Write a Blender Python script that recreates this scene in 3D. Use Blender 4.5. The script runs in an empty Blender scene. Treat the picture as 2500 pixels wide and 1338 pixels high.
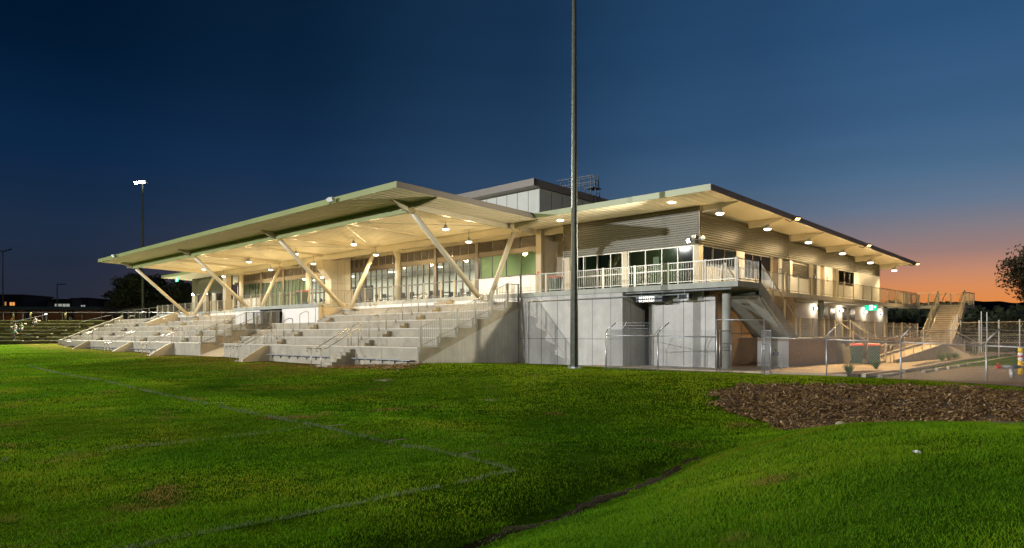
import bpy, math, random
import numpy as np
from mathutils import Vector, Matrix, noise
random.seed(7); rng = np.random.default_rng(7)
R = math.radians
S = bpy.context.scene
COL = S.collection

# ------------------------------------------------------------------ camera
YAW = R(44.7); FPX = 1695.0; HY = 817.0; EYE = 1.5
cam = bpy.data.objects.new('camera', bpy.data.cameras.new('camera')); COL.objects.link(cam)
cam.location = (0, 0, EYE); cam.rotation_euler = (R(90), 0, YAW)
cam.data.sensor_width = 36; cam.data.lens = FPX / 2500 * 36
cam.data.shift_y = (HY - 669) / 2500
cam.data.clip_start = .1; cam.data.clip_end = 5000
S.camera = cam
FW = (-math.sin(YAW), math.cos(YAW)); RT = (math.cos(YAW), math.sin(YAW))
def ray(px):
    c = (px - 1250) / FPX
    return FW[0] + c * RT[0], FW[1] + c * RT[1]
def at(px, d):                      # surveyed bearing and depth -> ground coordinates
    r = ray(px); return r[0] * d, r[1] * d
def zat(y, d): return EYE + (HY - y) / FPX * d
def onY(px, Y): return ray(px)[0] * Y / ray(px)[1]
def onX(px, X): return ray(px)[1] * X / ray(px)[0]

# ------------------------------------------------------------------ view, world
S.view_settings.view_transform = 'Standard'; S.view_settings.look = 'None'
S.view_settings.exposure = 0.0; S.view_settings.gamma = 1
W = bpy.data.worlds.new('World'); S.world = W; W.use_nodes = True
wn = W.node_tree.nodes; wl = W.node_tree.links; wn.clear()
def N(nt, t, **kw):
    n = nt.nodes.new(t)
    for k, v in kw.items():
        if k.startswith('i_'):
            n.inputs[k[2:].replace('_', ' ')].default_value = v
        else: setattr(n, k, v)
    return n
nt = W.node_tree
out = N(nt, 'ShaderNodeOutputWorld'); bg = N(nt, 'ShaderNodeBackground')
tc = N(nt, 'ShaderNodeTexCoord')
sep = N(nt, 'ShaderNodeSeparateXYZ'); wl.new(tc.outputs['Generated'], sep.inputs[0])
def ramp(pts, interp='EASE'):
    r = N(nt, 'ShaderNodeValToRGB'); r.color_ramp.interpolation = interp
    e = r.color_ramp.elements
    while len(e) < len(pts): e.new(.5)
    for k, (p, c) in enumerate(pts):
        e[k].position = p; e[k].color = (*c, 1)
    return r
def lin(c): return tuple(((v / 255 + .055) / 1.055) ** 2.4 if v > 10 else v / 255 / 12.92 for v in c)
# elevation of the sky direction as its z component (horizon 0, top of the picture about .43)
cold = ramp([(0, lin((44, 48, 60))), (.05, lin((36, 44, 60))), (.14, lin((26, 44, 68))), (.22, lin((12, 38, 70))), (.33, lin((2, 25, 50))), (.5, lin((1, 16, 36))), (1, lin((1, 10, 26)))], 'LINEAR')
warm = ramp([(0, lin((226, 122, 54))), (.040, lin((232, 142, 74))), (.058, lin((226, 146, 92))), (.080, lin((198, 140, 112))), (.102, lin((162, 130, 124))), (.130, lin((138, 130, 138))), (.16, lin((104, 122, 146))), (.20, lin((80, 112, 144))), (.26, lin((62, 98, 136))), (.37, lin((46, 84, 124))), (1, lin((8, 30, 60)))], 'LINEAR')
for r_ in (cold, warm): wl.new(sep.outputs['Z'], r_.inputs['Fac'])
SUNAZ = at(2650, 1.0); sl = math.hypot(*SUNAZ)
hor = N(nt, 'ShaderNodeCombineXYZ'); wl.new(sep.outputs['X'], hor.inputs['X']); wl.new(sep.outputs['Y'], hor.inputs['Y'])
nrm = N(nt, 'ShaderNodeVectorMath', operation='NORMALIZE'); wl.new(hor.outputs[0], nrm.inputs[0])
dot = N(nt, 'ShaderNodeVectorMath', operation='DOT_PRODUCT'); wl.new(nrm.outputs[0], dot.inputs[0])
dot.inputs[1].default_value = (SUNAZ[0] / sl, SUNAZ[1] / sl, 0)
mr = N(nt, 'ShaderNodeValToRGB'); mr.color_ramp.interpolation = 'EASE'; e_ = mr.color_ramp.elements
while len(e_) < 6: e_.new(.5)
for k, (p, v) in enumerate(((.10, 0), (.30, .005), (.52, .075), (.77, .30), (.93, .68), (1, .93))): e_[k].position = p; e_[k].color = (v, v, v, 1)
wl.new(dot.outputs['Value'], mr.inputs['Fac'])
sc_ = N(nt, 'ShaderNodeMapping'); sc_.inputs['Scale'].default_value = (1.3, 1.3, 16); wl.new(tc.outputs['Generated'], sc_.inputs[0])
hz = N(nt, 'ShaderNodeTexNoise'); hz.inputs['Scale'].default_value = 2.2; hz.inputs['Detail'].default_value = 5; wl.new(sc_.outputs[0], hz.inputs['Vector'])
hm = N(nt, 'ShaderNodeMapRange'); hm.inputs['From Min'].default_value = .3; hm.inputs['From Max'].default_value = .7; hm.inputs['To Min'].default_value = .965; hm.inputs['To Max'].default_value = 1.035; wl.new(hz.outputs['Fac'], hm.inputs['Value']); wl.new(hm.outputs[0], bg.inputs['Strength'])
mx = N(nt, 'ShaderNodeMix', data_type='RGBA'); wl.new(mr.outputs[0], mx.inputs['Factor'])
wl.new(cold.outputs[0], mx.inputs['A']); wl.new(warm.outputs[0], mx.inputs['B'])
wl.new(mx.outputs['Result'], bg.inputs['Color']); bg.inputs['Strength'].default_value = 1.0
wl.new(bg.outputs[0], out.inputs[0])

# ------------------------------------------------------------------ lamps
KEYCOL = (.98, .98, .95); WARM = (1.0, .71, .33)
def light(kind, name, loc, power, color, size=.15, to=None, angle=150, blend=.6, smooth=0):
    l = bpy.data.lights.new(name, kind); l.energy = power; l.color = color
    l.shadow_soft_size = size
    if kind == 'SPOT': l.spot_size = R(angle); l.spot_blend = blend
    if smooth:
        l.use_nodes = True; t = l.node_tree
        e = t.nodes.get('Emission'); f = t.nodes.new('ShaderNodeLightFalloff')
        f.inputs['Strength'].default_value = 1; f.inputs['Smooth'].default_value = smooth
        t.links.new(f.outputs['Quadratic'], e.inputs['Strength'])
    o = bpy.data.objects.new(name, l); COL.objects.link(o); o.location = loc
    if to is not None:
        o.rotation_euler = (Vector(to) - Vector(loc)).to_track_quat('-Z', 'Y').to_euler()
    return o
# pitch floodlights on the far touchline (outside the picture, their shadows are in it)
light('SPOT', 'pitch_or_fill_flood', (-100, -106, 26), 640000, KEYCOL, .55, to=(-25, 15, 0), angle=70, blend=.5)
light('SPOT', 'pitch_or_fill_flood', (-35, -100, 27), 300000, (.95, .97, 1), .55, to=(-15, 20, 0), angle=70, blend=.5)

light('SPOT', 'pitch_or_fill_flood', (75, -55, 25), 110000, (1, .93, .80), .55, to=(-15, 15, 0), angle=80, blend=.5)  # added unseen fill flood from the right, lightens the shaded faces
# ------------------------------------------------------------------ materials
def mat(name, col, rough=.6, metal=0.0, var=.0, scale=3.0, bump=0.0, bscale=60, col2=None, detail=6, spec=.5, stretch=None, streak=0):
    m = bpy.data.materials.new(name); m.use_nodes = True; t = m.node_tree; b = t.nodes['Principled BSDF']
    b.inputs['Roughness'].default_value = rough; b.inputs['Metallic'].default_value = metal
    b.inputs['Specular IOR Level'].default_value = spec
    b.inputs['Base Color'].default_value = (*col, 1)
    if var or col2:
        c = t.nodes.new('ShaderNodeTexCoord'); n = t.nodes.new('ShaderNodeTexNoise')
        n.inputs['Scale'].default_value = scale; n.inputs['Detail'].default_value = detail
        n.inputs['Roughness'].default_value = .65
        if stretch:
            mp = t.nodes.new('ShaderNodeMapping'); mp.inputs['Scale'].default_value = stretch
            t.links.new(c.outputs['Object'], mp.inputs[0]); t.links.new(mp.outputs[0], n.inputs['Vector'])
        else: t.links.new(c.outputs['Object'], n.inputs['Vector'])
        r = t.nodes.new('ShaderNodeValToRGB'); e = r.color_ramp.elements
        e[0].position = .32; e[1].position = .68
        lo = tuple(v * (1 - var) for v in col); hi = tuple(min(1, v * (1 + var)) for v in (col2 or col))
        e[0].color = (*lo, 1); e[1].color = (*hi, 1)
        t.links.new(n.outputs['Fac'], r.inputs['Fac']); last = r.outputs['Color']
        if streak:
            n2 = t.nodes.new('ShaderNodeTexNoise'); n2.inputs['Scale'].default_value = 1.0; n2.inputs['Detail'].default_value = 5
            mp2 = t.nodes.new('ShaderNodeMapping'); mp2.inputs['Scale'].default_value = (5, 5, .45)
            t.links.new(c.outputs['Object'], mp2.inputs[0]); t.links.new(mp2.outputs[0], n2.inputs['Vector'])
            m2 = t.nodes.new('ShaderNodeMapRange'); m2.inputs['From Min'].default_value = .35; m2.inputs['From Max'].default_value = .7
            m2.inputs['To Min'].default_value = 1; m2.inputs['To Max'].default_value = 1 - streak
            t.links.new(n2.outputs['Fac'], m2.inputs['Value'])
            mm = t.nodes.new('ShaderNodeMix'); mm.data_type = 'RGBA'; mm.blend_type = 'MULTIPLY'; mm.inputs['Factor'].default_value = 1
            t.links.new(last, mm.inputs['A']); t.links.new(m2.outputs[0], mm.inputs['B']); last = mm.outputs['Result']
        t.links.new(last, b.inputs['Base Color'])
    if bump:
        c = t.nodes.new('ShaderNodeTexCoord'); n = t.nodes.new('ShaderNodeTexNoise')
        n.inputs['Scale'].default_value = bscale; n.inputs['Detail'].default_value = 4
        t.links.new(c.outputs['Object'], n.inputs['Vector'])
        u = t.nodes.new('ShaderNodeBump'); u.inputs['Strength'].default_value = bump; u.inputs['Distance'].default_value = .02
        t.links.new(n.outputs['Fac'], u.inputs['Height']); t.links.new(u.outputs[0], b.inputs['Normal'])
    return m
def emit(name, col, strength):
    m = bpy.data.materials.new(name); m.use_nodes = True; t = m.node_tree; b = t.nodes['Principled BSDF']
    b.inputs['Base Color'].default_value = (*col, 1); b.inputs['Emission Color'].default_value = (*col, 1)
    b.inputs['Emission Strength'].default_value = strength
    return m
M = {}
M['concrete'] = mat('concrete', (.31, .28, .215), .85, 0, .17, 1.5, .3, 25)
M['light_shade_nosing'] = mat('lit_concrete_edge', (.50, .47, .40), .8, 0, .08, 2)  # lamp light on the tier lips put into a lighter colour
M['precast'] = mat('precast_panel', (.47, .455, .42), .8, 0, .16, .8, .2, 30, streak=.10)
M['slab'] = mat('deck_concrete', (.36, .37, .32), .8, 0, .15, 1.0, .2, 30, streak=.15)
M['beige'] = mat('beige_render', (.46, .40, .29), .75, 0, .06, .8)
M['white'] = mat('white_panel', (.72, .70, .66), .5, 0, .04, .6)
M['soffit'] = mat('cream_soffit', (.80, .73, .56), .7, 0, .03, .5, spec=.2)
M['steel'] = mat('cream_steel', (.48, .43, .31), .4, 0, .05, 1.5)
M['fascia'] = mat('green_grey_fascia', (.22, .25, .095), .4, 0, .08, .7)
M['fasciadark'] = mat('dark_fascia', (.16, .14, .12), .45, 0, .08, .7)
M['clad'] = mat('bronze_cladding', (.068, .060, .026), .42, .0, .10, .6, spec=.35)
M['louvre'] = mat('bronze_louvre', (.12, .10, .08), .45, .3, .08, 1)
M['frame'] = mat('dark_frame', (.075, .065, .055), .4, .3)
M['galv'] = mat('galvanised_steel', (.42, .44, .46), .42, .75, .15, 9)
M['galvpole'] = mat('weathered_galvanised', (.055, .06, .042), .5, .3, .4, 6, .1, 20)
M['railgrey'] = mat('railing_steel', (.25, .24, .20), .4, .5, .08, 4)
M['stainless'] = mat('stainless_rail', (.38, .35, .30), .42, .7)
M['alu'] = mat('aluminium_bench', (.40, .40, .43), .4, .6, .1, 4)
M['black'] = mat('black_plastic', (.02, .02, .02), .5)
M['darkmetal'] = mat('dark_metal', (.05, .055, .06), .5, .3)
M['bin'] = mat('green_bin_plastic', (.045, .085, .06), .5, 0, .1, 3)
M['lid'] = mat('red_bin_lid', (.50, .055, .04), .45)
M['yellow'] = mat('yellow_paint', (.75, .50, .02), .45, 0, .12, 5)
M['whitepaint'] = mat('white_paint', (.75, .75, .75), .5, 0, .08, 5)
M['red'] = mat('red_paint', (.55, .03, .03), .45)
M['asphalt'] = mat('brown_asphalt', (.075, .052, .036), .85, 0, .3, 2.2, .4, 60, detail=9)
M['paving'] = mat('path_concrete', (.42, .33, .22), .8, 0, .15, .8, .2, 40)
M['kerb'] = mat('kerb_concrete', (.40, .36, .30), .8, 0, .2, 3)
M['brick'] = mat('dark_brick', (.26, .11, .045), .85, 0, .25, 4)
M['brownblock'] = mat('brown_blockwork', (.30, .22, .15), .85, 0, .12, 3, .3, 20)
M['oldedge'] = mat('old_seat_edge', (.27, .26, .15), .9, 0, .3, 2)
M['oldconc'] = mat('mossy_concrete', (.075, .075, .032), .9, 0, .45, 1.2, .4, 12)
M['trunk'] = mat('bark', (.10, .075, .055), .9, 0, .3, 3)
M['leaf'] = mat('gum_leaves', (.042, .055, .022), .6, 0, .3, 2)
M['leafr'] = mat('dry_leaves', (.060, .050, .022), .6, 0, .3, 2)
M['hill'] = mat('wooded_hill', (.016, .015, .018), .95, 0, .3, .03)
M['house'] = mat('house_wall', (.10, .10, .11), .8, 0, .1, 1)
M['houseroof'] = mat('house_roof', (.03, .03, .035), .8)
M['shedroof'] = mat('green_metal_roof', (.17, .19, .11), .6, 0, .1, 1)
M['skin'] = mat('skin', (.40, .24, .17), .6); M['cloth'] = mat('dark_cloth', (.03, .03, .035), .9)
M['green'] = mat('green_cloth', (.03, .25, .09), .9); M['grey'] = mat('grey_cloth', (.25, .25, .27), .9)
M['carpet'] = mat('room_floor', (.10, .09, .08), .8)
M['roomwall'] = mat('room_wall', (.72, .74, .70), .7)
M['roomgreen'] = mat('green_room_wall', (.26, .33, .16), .7)
M['chair'] = mat('chair_plastic', (.03, .03, .035), .4); M['table'] = mat('table_top', (.5, .48, .44), .4)
M['e_lamp'] = emit('lamp_glow', (1, .93, .80), 6); M['e_warm'] = emit('warm_flood_glow', (1, .66, .26), 3.0)
M['e_white'] = emit('white_flood_glow', (1, .97, .92), 60); M['e_wall'] = emit('wall_lamp_glow', (1, .90, .72), 40)
M['e_room'] = emit('room_light', (1, .97, .88), 9)
M['e_green'] = emit('exit_green', (.0, .55, .30), 1.3); M['e_exitw'] = emit('exit_white', (.8, 1, .95), 2.2)
M['e_win'] = emit('lit_window', (1, .42, .10), .9); M['e_winw'] = emit('pale_window', (.8, .85, .75), .35)
M['e_orange'] = emit('orange_lamp', (1, .5, .15), 14)
M['e_stad'] = emit('stadium_lamp', (1, .97, .90), 120)
g = bpy.data.materials.new('window_glass'); g.use_nodes = True; t = g.node_tree; t.nodes.clear()
o_ = t.nodes.new('ShaderNodeOutputMaterial'); a_ = t.nodes.new('ShaderNodeBsdfTransparent'); b_ = t.nodes.new('ShaderNodeBsdfGlossy')
a_.inputs[0].default_value = (.82, .87, .84, 1); b_.inputs['Roughness'].default_value = .02
f_ = t.nodes.new('ShaderNodeFresnel'); f_.inputs[0].default_value = 1.6; x_ = t.nodes.new('ShaderNodeMixShader')
t.links.new(f_.outputs[0], x_.inputs[0]); t.links.new(a_.outputs[0], x_.inputs[1]); t.links.new(b_.outputs[0], x_.inputs[2]); t.links.new(x_.outputs[0], o_.inputs[0])
M['glass'] = g
g2 = g.copy(); g2.name = 'tinted_glass'; g2.node_tree.nodes['Transparent BSDF'].inputs[0].default_value = (.40, .46, .36, 1); M['tint'] = g2

# ------------------------------------------------------------------ mesh helpers
class MB:
    def __init__(s): s.v = []; s.f = []
    def add(s, v, f):
        n = len(s.v); s.v += [tuple(p) for p in v]; s.f += [tuple(i + n for i in q) for q in f]; return s
    def box(s, x0, x1, y0, y1, z0, z1):
        if x0 > x1: x0, x1 = x1, x0
        if y0 > y1: y0, y1 = y1, y0
        return s.add([(x0, y0, z0), (x1, y0, z0), (x1, y1, z0), (x0, y1, z0), (x0, y0, z1), (x1, y0, z1), (x1, y1, z1), (x0, y1, z1)],
                     [(0, 3, 2, 1), (4, 5, 6, 7), (0, 1, 5, 4), (1, 2, 6, 5), (2, 3, 7, 6), (3, 0, 4, 7)])
    def hexa(s, p): return s.add(p, [(0, 3, 2, 1), (4, 5, 6, 7), (0, 1, 5, 4), (1, 2, 6, 5), (2, 3, 7, 6), (3, 0, 4, 7)])
    def quad(s, a, b, c, d): return s.add([a, b, c, d], [(0, 1, 2, 3)])
    def ext(s, pts, axis, a, b):       # 2D outline (counter-clockwise) pulled along an axis
        n = len(pts)
        def P(p, t): return (t, p[0], p[1]) if axis == 'x' else (p[0], t, p[1]) if axis == 'y' else (p[0], p[1], t)
        v = [P(p, a) for p in pts] + [P(p, b) for p in pts]
        return s.add(v, [tuple(range(n - 1, -1, -1)), tuple(range(n, 2 * n))] + [(i, (i + 1) % n, n + (i + 1) % n, n + i) for i in range(n)])
    def tube(s, p0, p1, r, n=8, r1=None, cap=True):
        p0 = Vector(p0); p1 = Vector(p1); d = p1 - p0
        if d.length < 1e-6: return s
        d.normalize(); a = d.orthogonal().normalized(); b = d.cross(a); r1 = r if r1 is None else r1
        v = [p0 + (a * math.cos(2 * math.pi * i / n) + b * math.sin(2 * math.pi * i / n)) * r for i in range(n)]
        v += [p1 + (a * math.cos(2 * math.pi * i / n) + b * math.sin(2 * math.pi * i / n)) * r1 for i in range(n)]
        f = [(i, (i + 1) % n, n + (i + 1) % n, n + i) for i in range(n)]
        if cap: f += [tuple(range(n - 1, -1, -1)), tuple(range(n, 2 * n))]
        return s.add(v, f)
    def path(s, pts, r, n=6):
        for a, b in zip(pts, pts[1:]): s.tube(a, b, r, n)
        return s
    def bar(s, p0, p1, w, h, up=(0, 0, 1)):   # rectangular bar, w across, h along up
        p0 = Vector(p0); p1 = Vector(p1); d = (p1 - p0).normalized(); u = Vector(up)
        sd = d.cross(u)
        if sd.length < 1e-4: sd = d.cross(Vector((1, 0, 0)))
        sd.normalize(); u = sd.cross(d)
        a = sd * w / 2; b = u * h / 2
        return s.hexa([p0 - a - b, p0 + a - b, p1 + a - b, p1 - a - b, p0 - a + b, p0 + a + b, p1 + a + b, p1 - a + b])
    def lathe(s, c, prof, n=12):
        v = []; f = []
        for z, r in prof:
            for i in range(n):
                a = 2 * math.pi * i / n; v.append((c[0] + r * math.cos(a), c[1] + r * math.sin(a), c[2] + z))
        for k in range(len(prof) - 1):
            for i in range(n):
                j = (i + 1) % n; f.append((k * n + i, k * n + j, (k + 1) * n + j, (k + 1) * n + i))
        f.append(tuple(range(n - 1, -1, -1))); f.append(tuple((len(prof) - 1) * n + i for i in range(n)))
        return s.add(v, f)
    def build(s, name, m, parent=None, smooth=False):
        me = bpy.data.meshes.new(name); me.from_pydata(s.v, [], s.f); me.materials.append(M[m] if isinstance(m, str) else m)
        if smooth: me.polygons.foreach_set('use_smooth', [True] * len(me.polygons))
        me.update(); o = bpy.data.objects.new(name, me); COL.objects.link(o)
        if parent is not None:
            o.parent = parent; o.matrix_parent_inverse = Matrix.Translation(parent.matrix_world.to_translation()).inverted() if parent.parent is None and parent.type == 'EMPTY' else Matrix.Identity(4)
            if parent.parent is None and parent.type == 'EMPTY': o.matrix_parent_inverse = Matrix.Translation(-Vector(parent.location))
        return o
def tag(o, label=None, cat=None, group=None, kind=None):
    if label: o['label'] = label
    if cat: o['category'] = cat
    if group: o['group'] = group
    if kind: o['kind'] = kind
    return o
def thing(name, loc, label, cat, group=None):
    o = bpy.data.objects.new(name, None); COL.objects.link(o); o.location = loc; o.empty_display_size = .3
    return tag(o, label, cat, group)
def copy_tree(o, parent=None):
    c = o.copy(); COL.objects.link(c)
    if parent is not None: c.parent = parent; c.matrix_parent_inverse = o.matrix_parent_inverse.copy()
    for ch in list(o.children): copy_tree(ch, c)
    return c
def at_origin(name, label, cat, group=None): return thing(name, (0, 0, 0), label, cat, group)
def numesh(name, V, F, m, parent=None, k=3):
    me = bpy.data.meshes.new(name); nf = len(F)
    me.vertices.add(len(V)); me.vertices.foreach_set('co', np.asarray(V, dtype=np.float32).ravel())
    me.loops.add(nf * k); me.loops.foreach_set('vertex_index', np.asarray(F, dtype=np.int32).ravel())
    me.polygons.add(nf); me.polygons.foreach_set('loop_start', np.arange(0, nf * k, k, dtype=np.int32))
    me.polygons.foreach_set('loop_total', np.full(nf, k, dtype=np.int32))
    me.materials.append(m); me.update(calc_edges=True)
    o = bpy.data.objects.new(name, me); COL.objects.link(o)
    if parent is not None: o.parent = parent
    return o

# ================================================================== THE GROUND
CP = []
def cp(px, d, z): x, y = at(px, d); CP.append((x, y, z))
for a in [(0, 7, -.47), (600, 6, -.47), (1000, 5.5, -.52), (0, 15, -.47), (500, 15, -.47), (900, 12, -.5), (300, 30, -.42), (700, 25, -.46), (900, 22, -.5),
          (0, 50, -.2), (300, 50, -.27), (500, 42, -.32), (0, 82, .2), (140, 82, .25), (300, 62, -.1), (420, 56, -.17), (548, 50, -.12), (640, 45.5, -.22), (780, 37, -.27),
          (700, 38, -.33), (850, 33, -.3), (960, 32.5, -.12), (1019, 33.6, .05), (1060, 30, -.12), (1100, 35.5, .04), (1200, 37.5, -.04), (1262, 39, -.12),
          (1150, 33, -.03), (1150, 28, -.2), (1150, 22, -.5), (1150, 16, -.58), (1300, 34, -.05), (1300, 28, -.12), (1300, 22, -.47), (1300, 16, -.62),
          (1403, 31.8, -.03), (1500, 32, -.07), (1500, 27, -.05), (1500, 22, -.36), (1500, 17, -.62), (1500, 13, -.66),
          (1600, 30, -.1), (1600, 26, -.04), (1600, 21.5, -.33), (1750, 29, -.11), (1750, 26.5, -.05), (1750, 24, -.15), (1720, 21, -.42), (1650, 15, -.63), (1720, 17, -.6),
          (1870, 28, -.13), (1870, 26, -.05), (2018, 27.6, -.14), (2018, 25.5, -.06), (2200, 26.4, -.2), (2200, 24.8, -.1), (2408, 25, -.27), (2400, 23.5, -.17), (2550, 23.8, -.32), (2550, 22.2, -.24),
          (1820, 22.6, -.2), (1820, 19, -.62), (2100, 22.4, -.22), (2100, 20, -.5), (2100, 17, -.82), (2400, 21, -.32), (2400, 18, -.66), (2400, 14.5, -.72), (1850, 17, -.62), (2100, 15, -.7), (2650, 20, -.4), (2650, 15, -.6),
          (1100, 7.0, -.56), (1400, 8.7, -.60), (1560, 10.1, -.62), (1700, 12.5, -.64), (1830, 15, -.66), (1240, 10.1, -.46), (1100, 10.5, -.46), (1240, 12.5, -.47), (1000, 8.2, -.47), (1330, 11.5, -.50), (850, 12.5, -.47), (750, 14.5, -.47), (490, 20, -.47), (200, 30, -.46), (30, 45, -.44), (1000, 16, -.47), (600, 9, -.47), (300, 9, -.47), (300, 12, -.47), (0, 10, -.47), (0, 25, -.47),
          (1400, 7.6, -.55), (1400, 5.8, -.30), (1250, 5.4, -.30), (1250, 3, -.05), (700, 3.5, -.42), (1700, 11, -.53), (1700, 9, -.32), (1700, 7, -.12), (1700, 4.8, -.02), (1560, 8.6, -.50), (1560, 7, -.30),
          (2000, 14, -.38), (2000, 12, -.10), (2000, 10.5, .06), (2000, 9, .16), (2000, 7, .18), (2000, 5, .14), (1850, 13, -.50), (1850, 11, -.26),
          (2300, 13, -.26), (2300, 11, .08), (2300, 9.5, .27), (2300, 8, .37), (2300, 6, .33), (2300, 4.5, .25), (2600, 12, -.05), (2600, 10, .2), (2600, 8, .38), (2600, 5, .33), (1250, 0.5, 0)]: cp(*a)
for a in [(-28, 32, -.12), (-40, 30, -.2), (-55, 30, -.15), (-70, 30, 0), (-95, 30, .2), (-100, 15, .1), (-20, 34, -.1), (-12, 32, -.12), (-12, 45, -.1), (-10, 60, 0), (-5, 32, -.3), (5, 32, -.4), (5, 50, -.4), (12, 25, -.4),
          (-60, 8, -.4), (-85, 8, -.3), (-110, -10, 0), (-60, -15, -.4), (-30, -15, -.45), (-30, 4, -.47), (0, -15, -.1), (12, -10, .2), (12, 5, .3), (-45, 15, -.4), (-60, 17, -.32), (-80, 17, -.1)]: CP.append(a)
CP = np.array(CP)
def _tps(r2): return np.where(r2 > 1e-9, r2 * np.log(np.maximum(r2, 1e-9)) * .5, 0)
_n = len(CP); _K = _tps(((CP[:, None, :2] - CP[None, :, :2]) ** 2).sum(-1)) + np.eye(_n) * .35
_P = np.c_[np.ones(_n), CP[:, :2]]; _A = np.block([[_K, _P], [_P.T, np.zeros((3, 3))]])
_w = np.linalg.solve(_A, np.r_[CP[:, 2], 0, 0, 0])
def vnoise(X, Y, s, seed=0):          # smooth value noise
    x = X / s + seed * 17.3; y = Y / s + seed * 9.1
    xi = np.floor(x).astype(int); yi = np.floor(y).astype(int); fx = x - xi; fy = y - yi
    fx = fx * fx * (3 - 2 * fx); fy = fy * fy * (3 - 2 * fy)
    def h(a, b):
        v = np.sin(a * 127.1 + b * 311.7 + seed * 74.7) * 43758.5453; return v - np.floor(v)
    return (h(xi, yi) * (1 - fx) + h(xi + 1, yi) * fx) * (1 - fy) + (h(xi, yi + 1) * (1 - fx) + h(xi + 1, yi + 1) * fx) * fy
SWALE = np.array([at(1000, 6.3), at(1100, 7.0), at(1400, 8.7), at(1560, 10.1), at(1700, 12.5)])
def dswale(x, y):
    d = np.full(x.shape, 99.)
    for a, b in zip(SWALE, SWALE[1:]):
        ab = b - a; tt = np.clip(((x - a[0]) * ab[0] + (y - a[1]) * ab[1]) / (ab @ ab), 0, 1)
        d = np.minimum(d, np.hypot(x - a[0] - tt * ab[0], y - a[1] - tt * ab[1]))
    return d

def ground(X, Y):
    X = np.asarray(X, float); Y = np.asarray(Y, float); shp = X.shape; x = X.ravel(); y = Y.ravel()
    z = np.empty_like(x)
    for i in range(0, len(x), 20000):
        a = x[i:i + 20000]; b = y[i:i + 20000]
        r2 = (a[:, None] - CP[None, :, 0]) ** 2 + (b[:, None] - CP[None, :, 1]) ** 2
        z[i:i + 20000] = _tps(r2) @ _w[:_n] + _w[_n] + a * _w[_n + 1] + b * _w[_n + 2]
    z = np.clip(z, -.95, .45)
    out_ = np.clip(np.maximum.reduce([(-100 - x) / 25, (x - 16) / 15, (y - 58) / 25, (-18 - y) / 15]), 0, 1)
    z = z * (1 - out_) + (-.25) * out_
    pad = np.clip(np.minimum(y - 28.6, 1), 0, 1) * np.clip(np.minimum(x + 110, 1), 0, 1)   # made ground under and round the building
    z = z * (1 - pad) + np.minimum(z, -.1) * pad
    z = z - .14 * np.exp(-(dswale(x, y) / .55) ** 2) * (.6 + .8 * vnoise(x, y, .8, 41))
    near = np.clip(1 - (np.hypot(x, y) - 20) / 25, 0, 1) * np.clip((28 - y) / 2, 0, 1)
    z = z + near * ((vnoise(x, y, .9, 1) - .5) * .035 + (vnoise(x, y, .33, 2) - .5) * .018 + (vnoise(x, y, 2.7, 3) - .5) * .05)
    return z.reshape(shp)
def gz(x, y): return float(ground(np.array([x]), np.array([y]))[0])

def axis(segs):
    a = [segs[0][0]]
    for lo, hi, st in segs:
        a += list(np.arange(lo + st, hi + st * .01, st))
    return np.array(a)
gx = axis([(-1500, -300, 150), (-300, -120, 15), (-120, -44, 1.0), (-44, 10, .2), (10, 30, 1), (30, 150, 12), (150, 1500, 150)])
gy = axis([(-900, -120, 120), (-120, -20, 5), (-20, -4, .8), (-4, 31, .2), (31, 70, 1.5), (70, 150, 8), (150, 1950, 150)])
GX, GY = np.meshgrid(gx, gy); GZ = ground(GX, GY); nx_ = len(gx)
V = np.stack([GX.ravel(), GY.ravel(), GZ.ravel()], 1)
ii, jj = np.meshgrid(np.arange(len(gx) - 1), np.arange(len(gy) - 1)); k_ = (jj * nx_ + ii).ravel()
Fq = np.stack([k_, k_ + 1, k_ + 1 + nx_, k_ + nx_], 1)
gm = bpy.data.materials.new('turf_soil'); gm.use_nodes = True; t = gm.node_tree; b = t.nodes['Principled BSDF']
b.inputs['Roughness'].default_value = 1; b.inputs['Specular IOR Level'].default_value = 0
c = t.nodes.new('ShaderNodeTexCoord')
def nz(sc, det=6, rough=.6, vec=None):
    n = t.nodes.new('ShaderNodeTexNoise'); n.inputs['Scale'].default_value = sc; n.inputs['Detail'].default_value = det; n.inputs['Roughness'].default_value = rough
    t.links.new(vec or c.outputs['Object'], n.inputs['Vector']); return n.outputs['Fac']
def rp(f, pts):
    r = t.nodes.new('ShaderNodeValToRGB'); e = r.color_ramp.elements
    while len(e) < len(pts): e.new(.5)
    for k, (p, cc) in enumerate(pts): e[k].position = p; e[k].color = (*cc, 1)
    t.links.new(f, r.inputs['Fac']); return r.outputs['Color']
fine = rp(nz(7, 9, .75), [(.3, (.016, .038, .002)), (.5, (.036, .085, .004)), (.72, (.07, .12, .008))])
big = rp(nz(.22, 4), [(.35, (.75, .85, .8)), (.5, (1, 1, 1)), (.68, (1.5, 1.15, .9))])
mul = t.nodes.new('ShaderNodeMix'); mul.data_type = 'RGBA'; mul.blend_type = 'MULTIPLY'; mul.inputs['Factor'].default_value = 1
t.links.new(fine, mul.inputs['A']); t.links.new(big, mul.inputs['B'])
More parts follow.
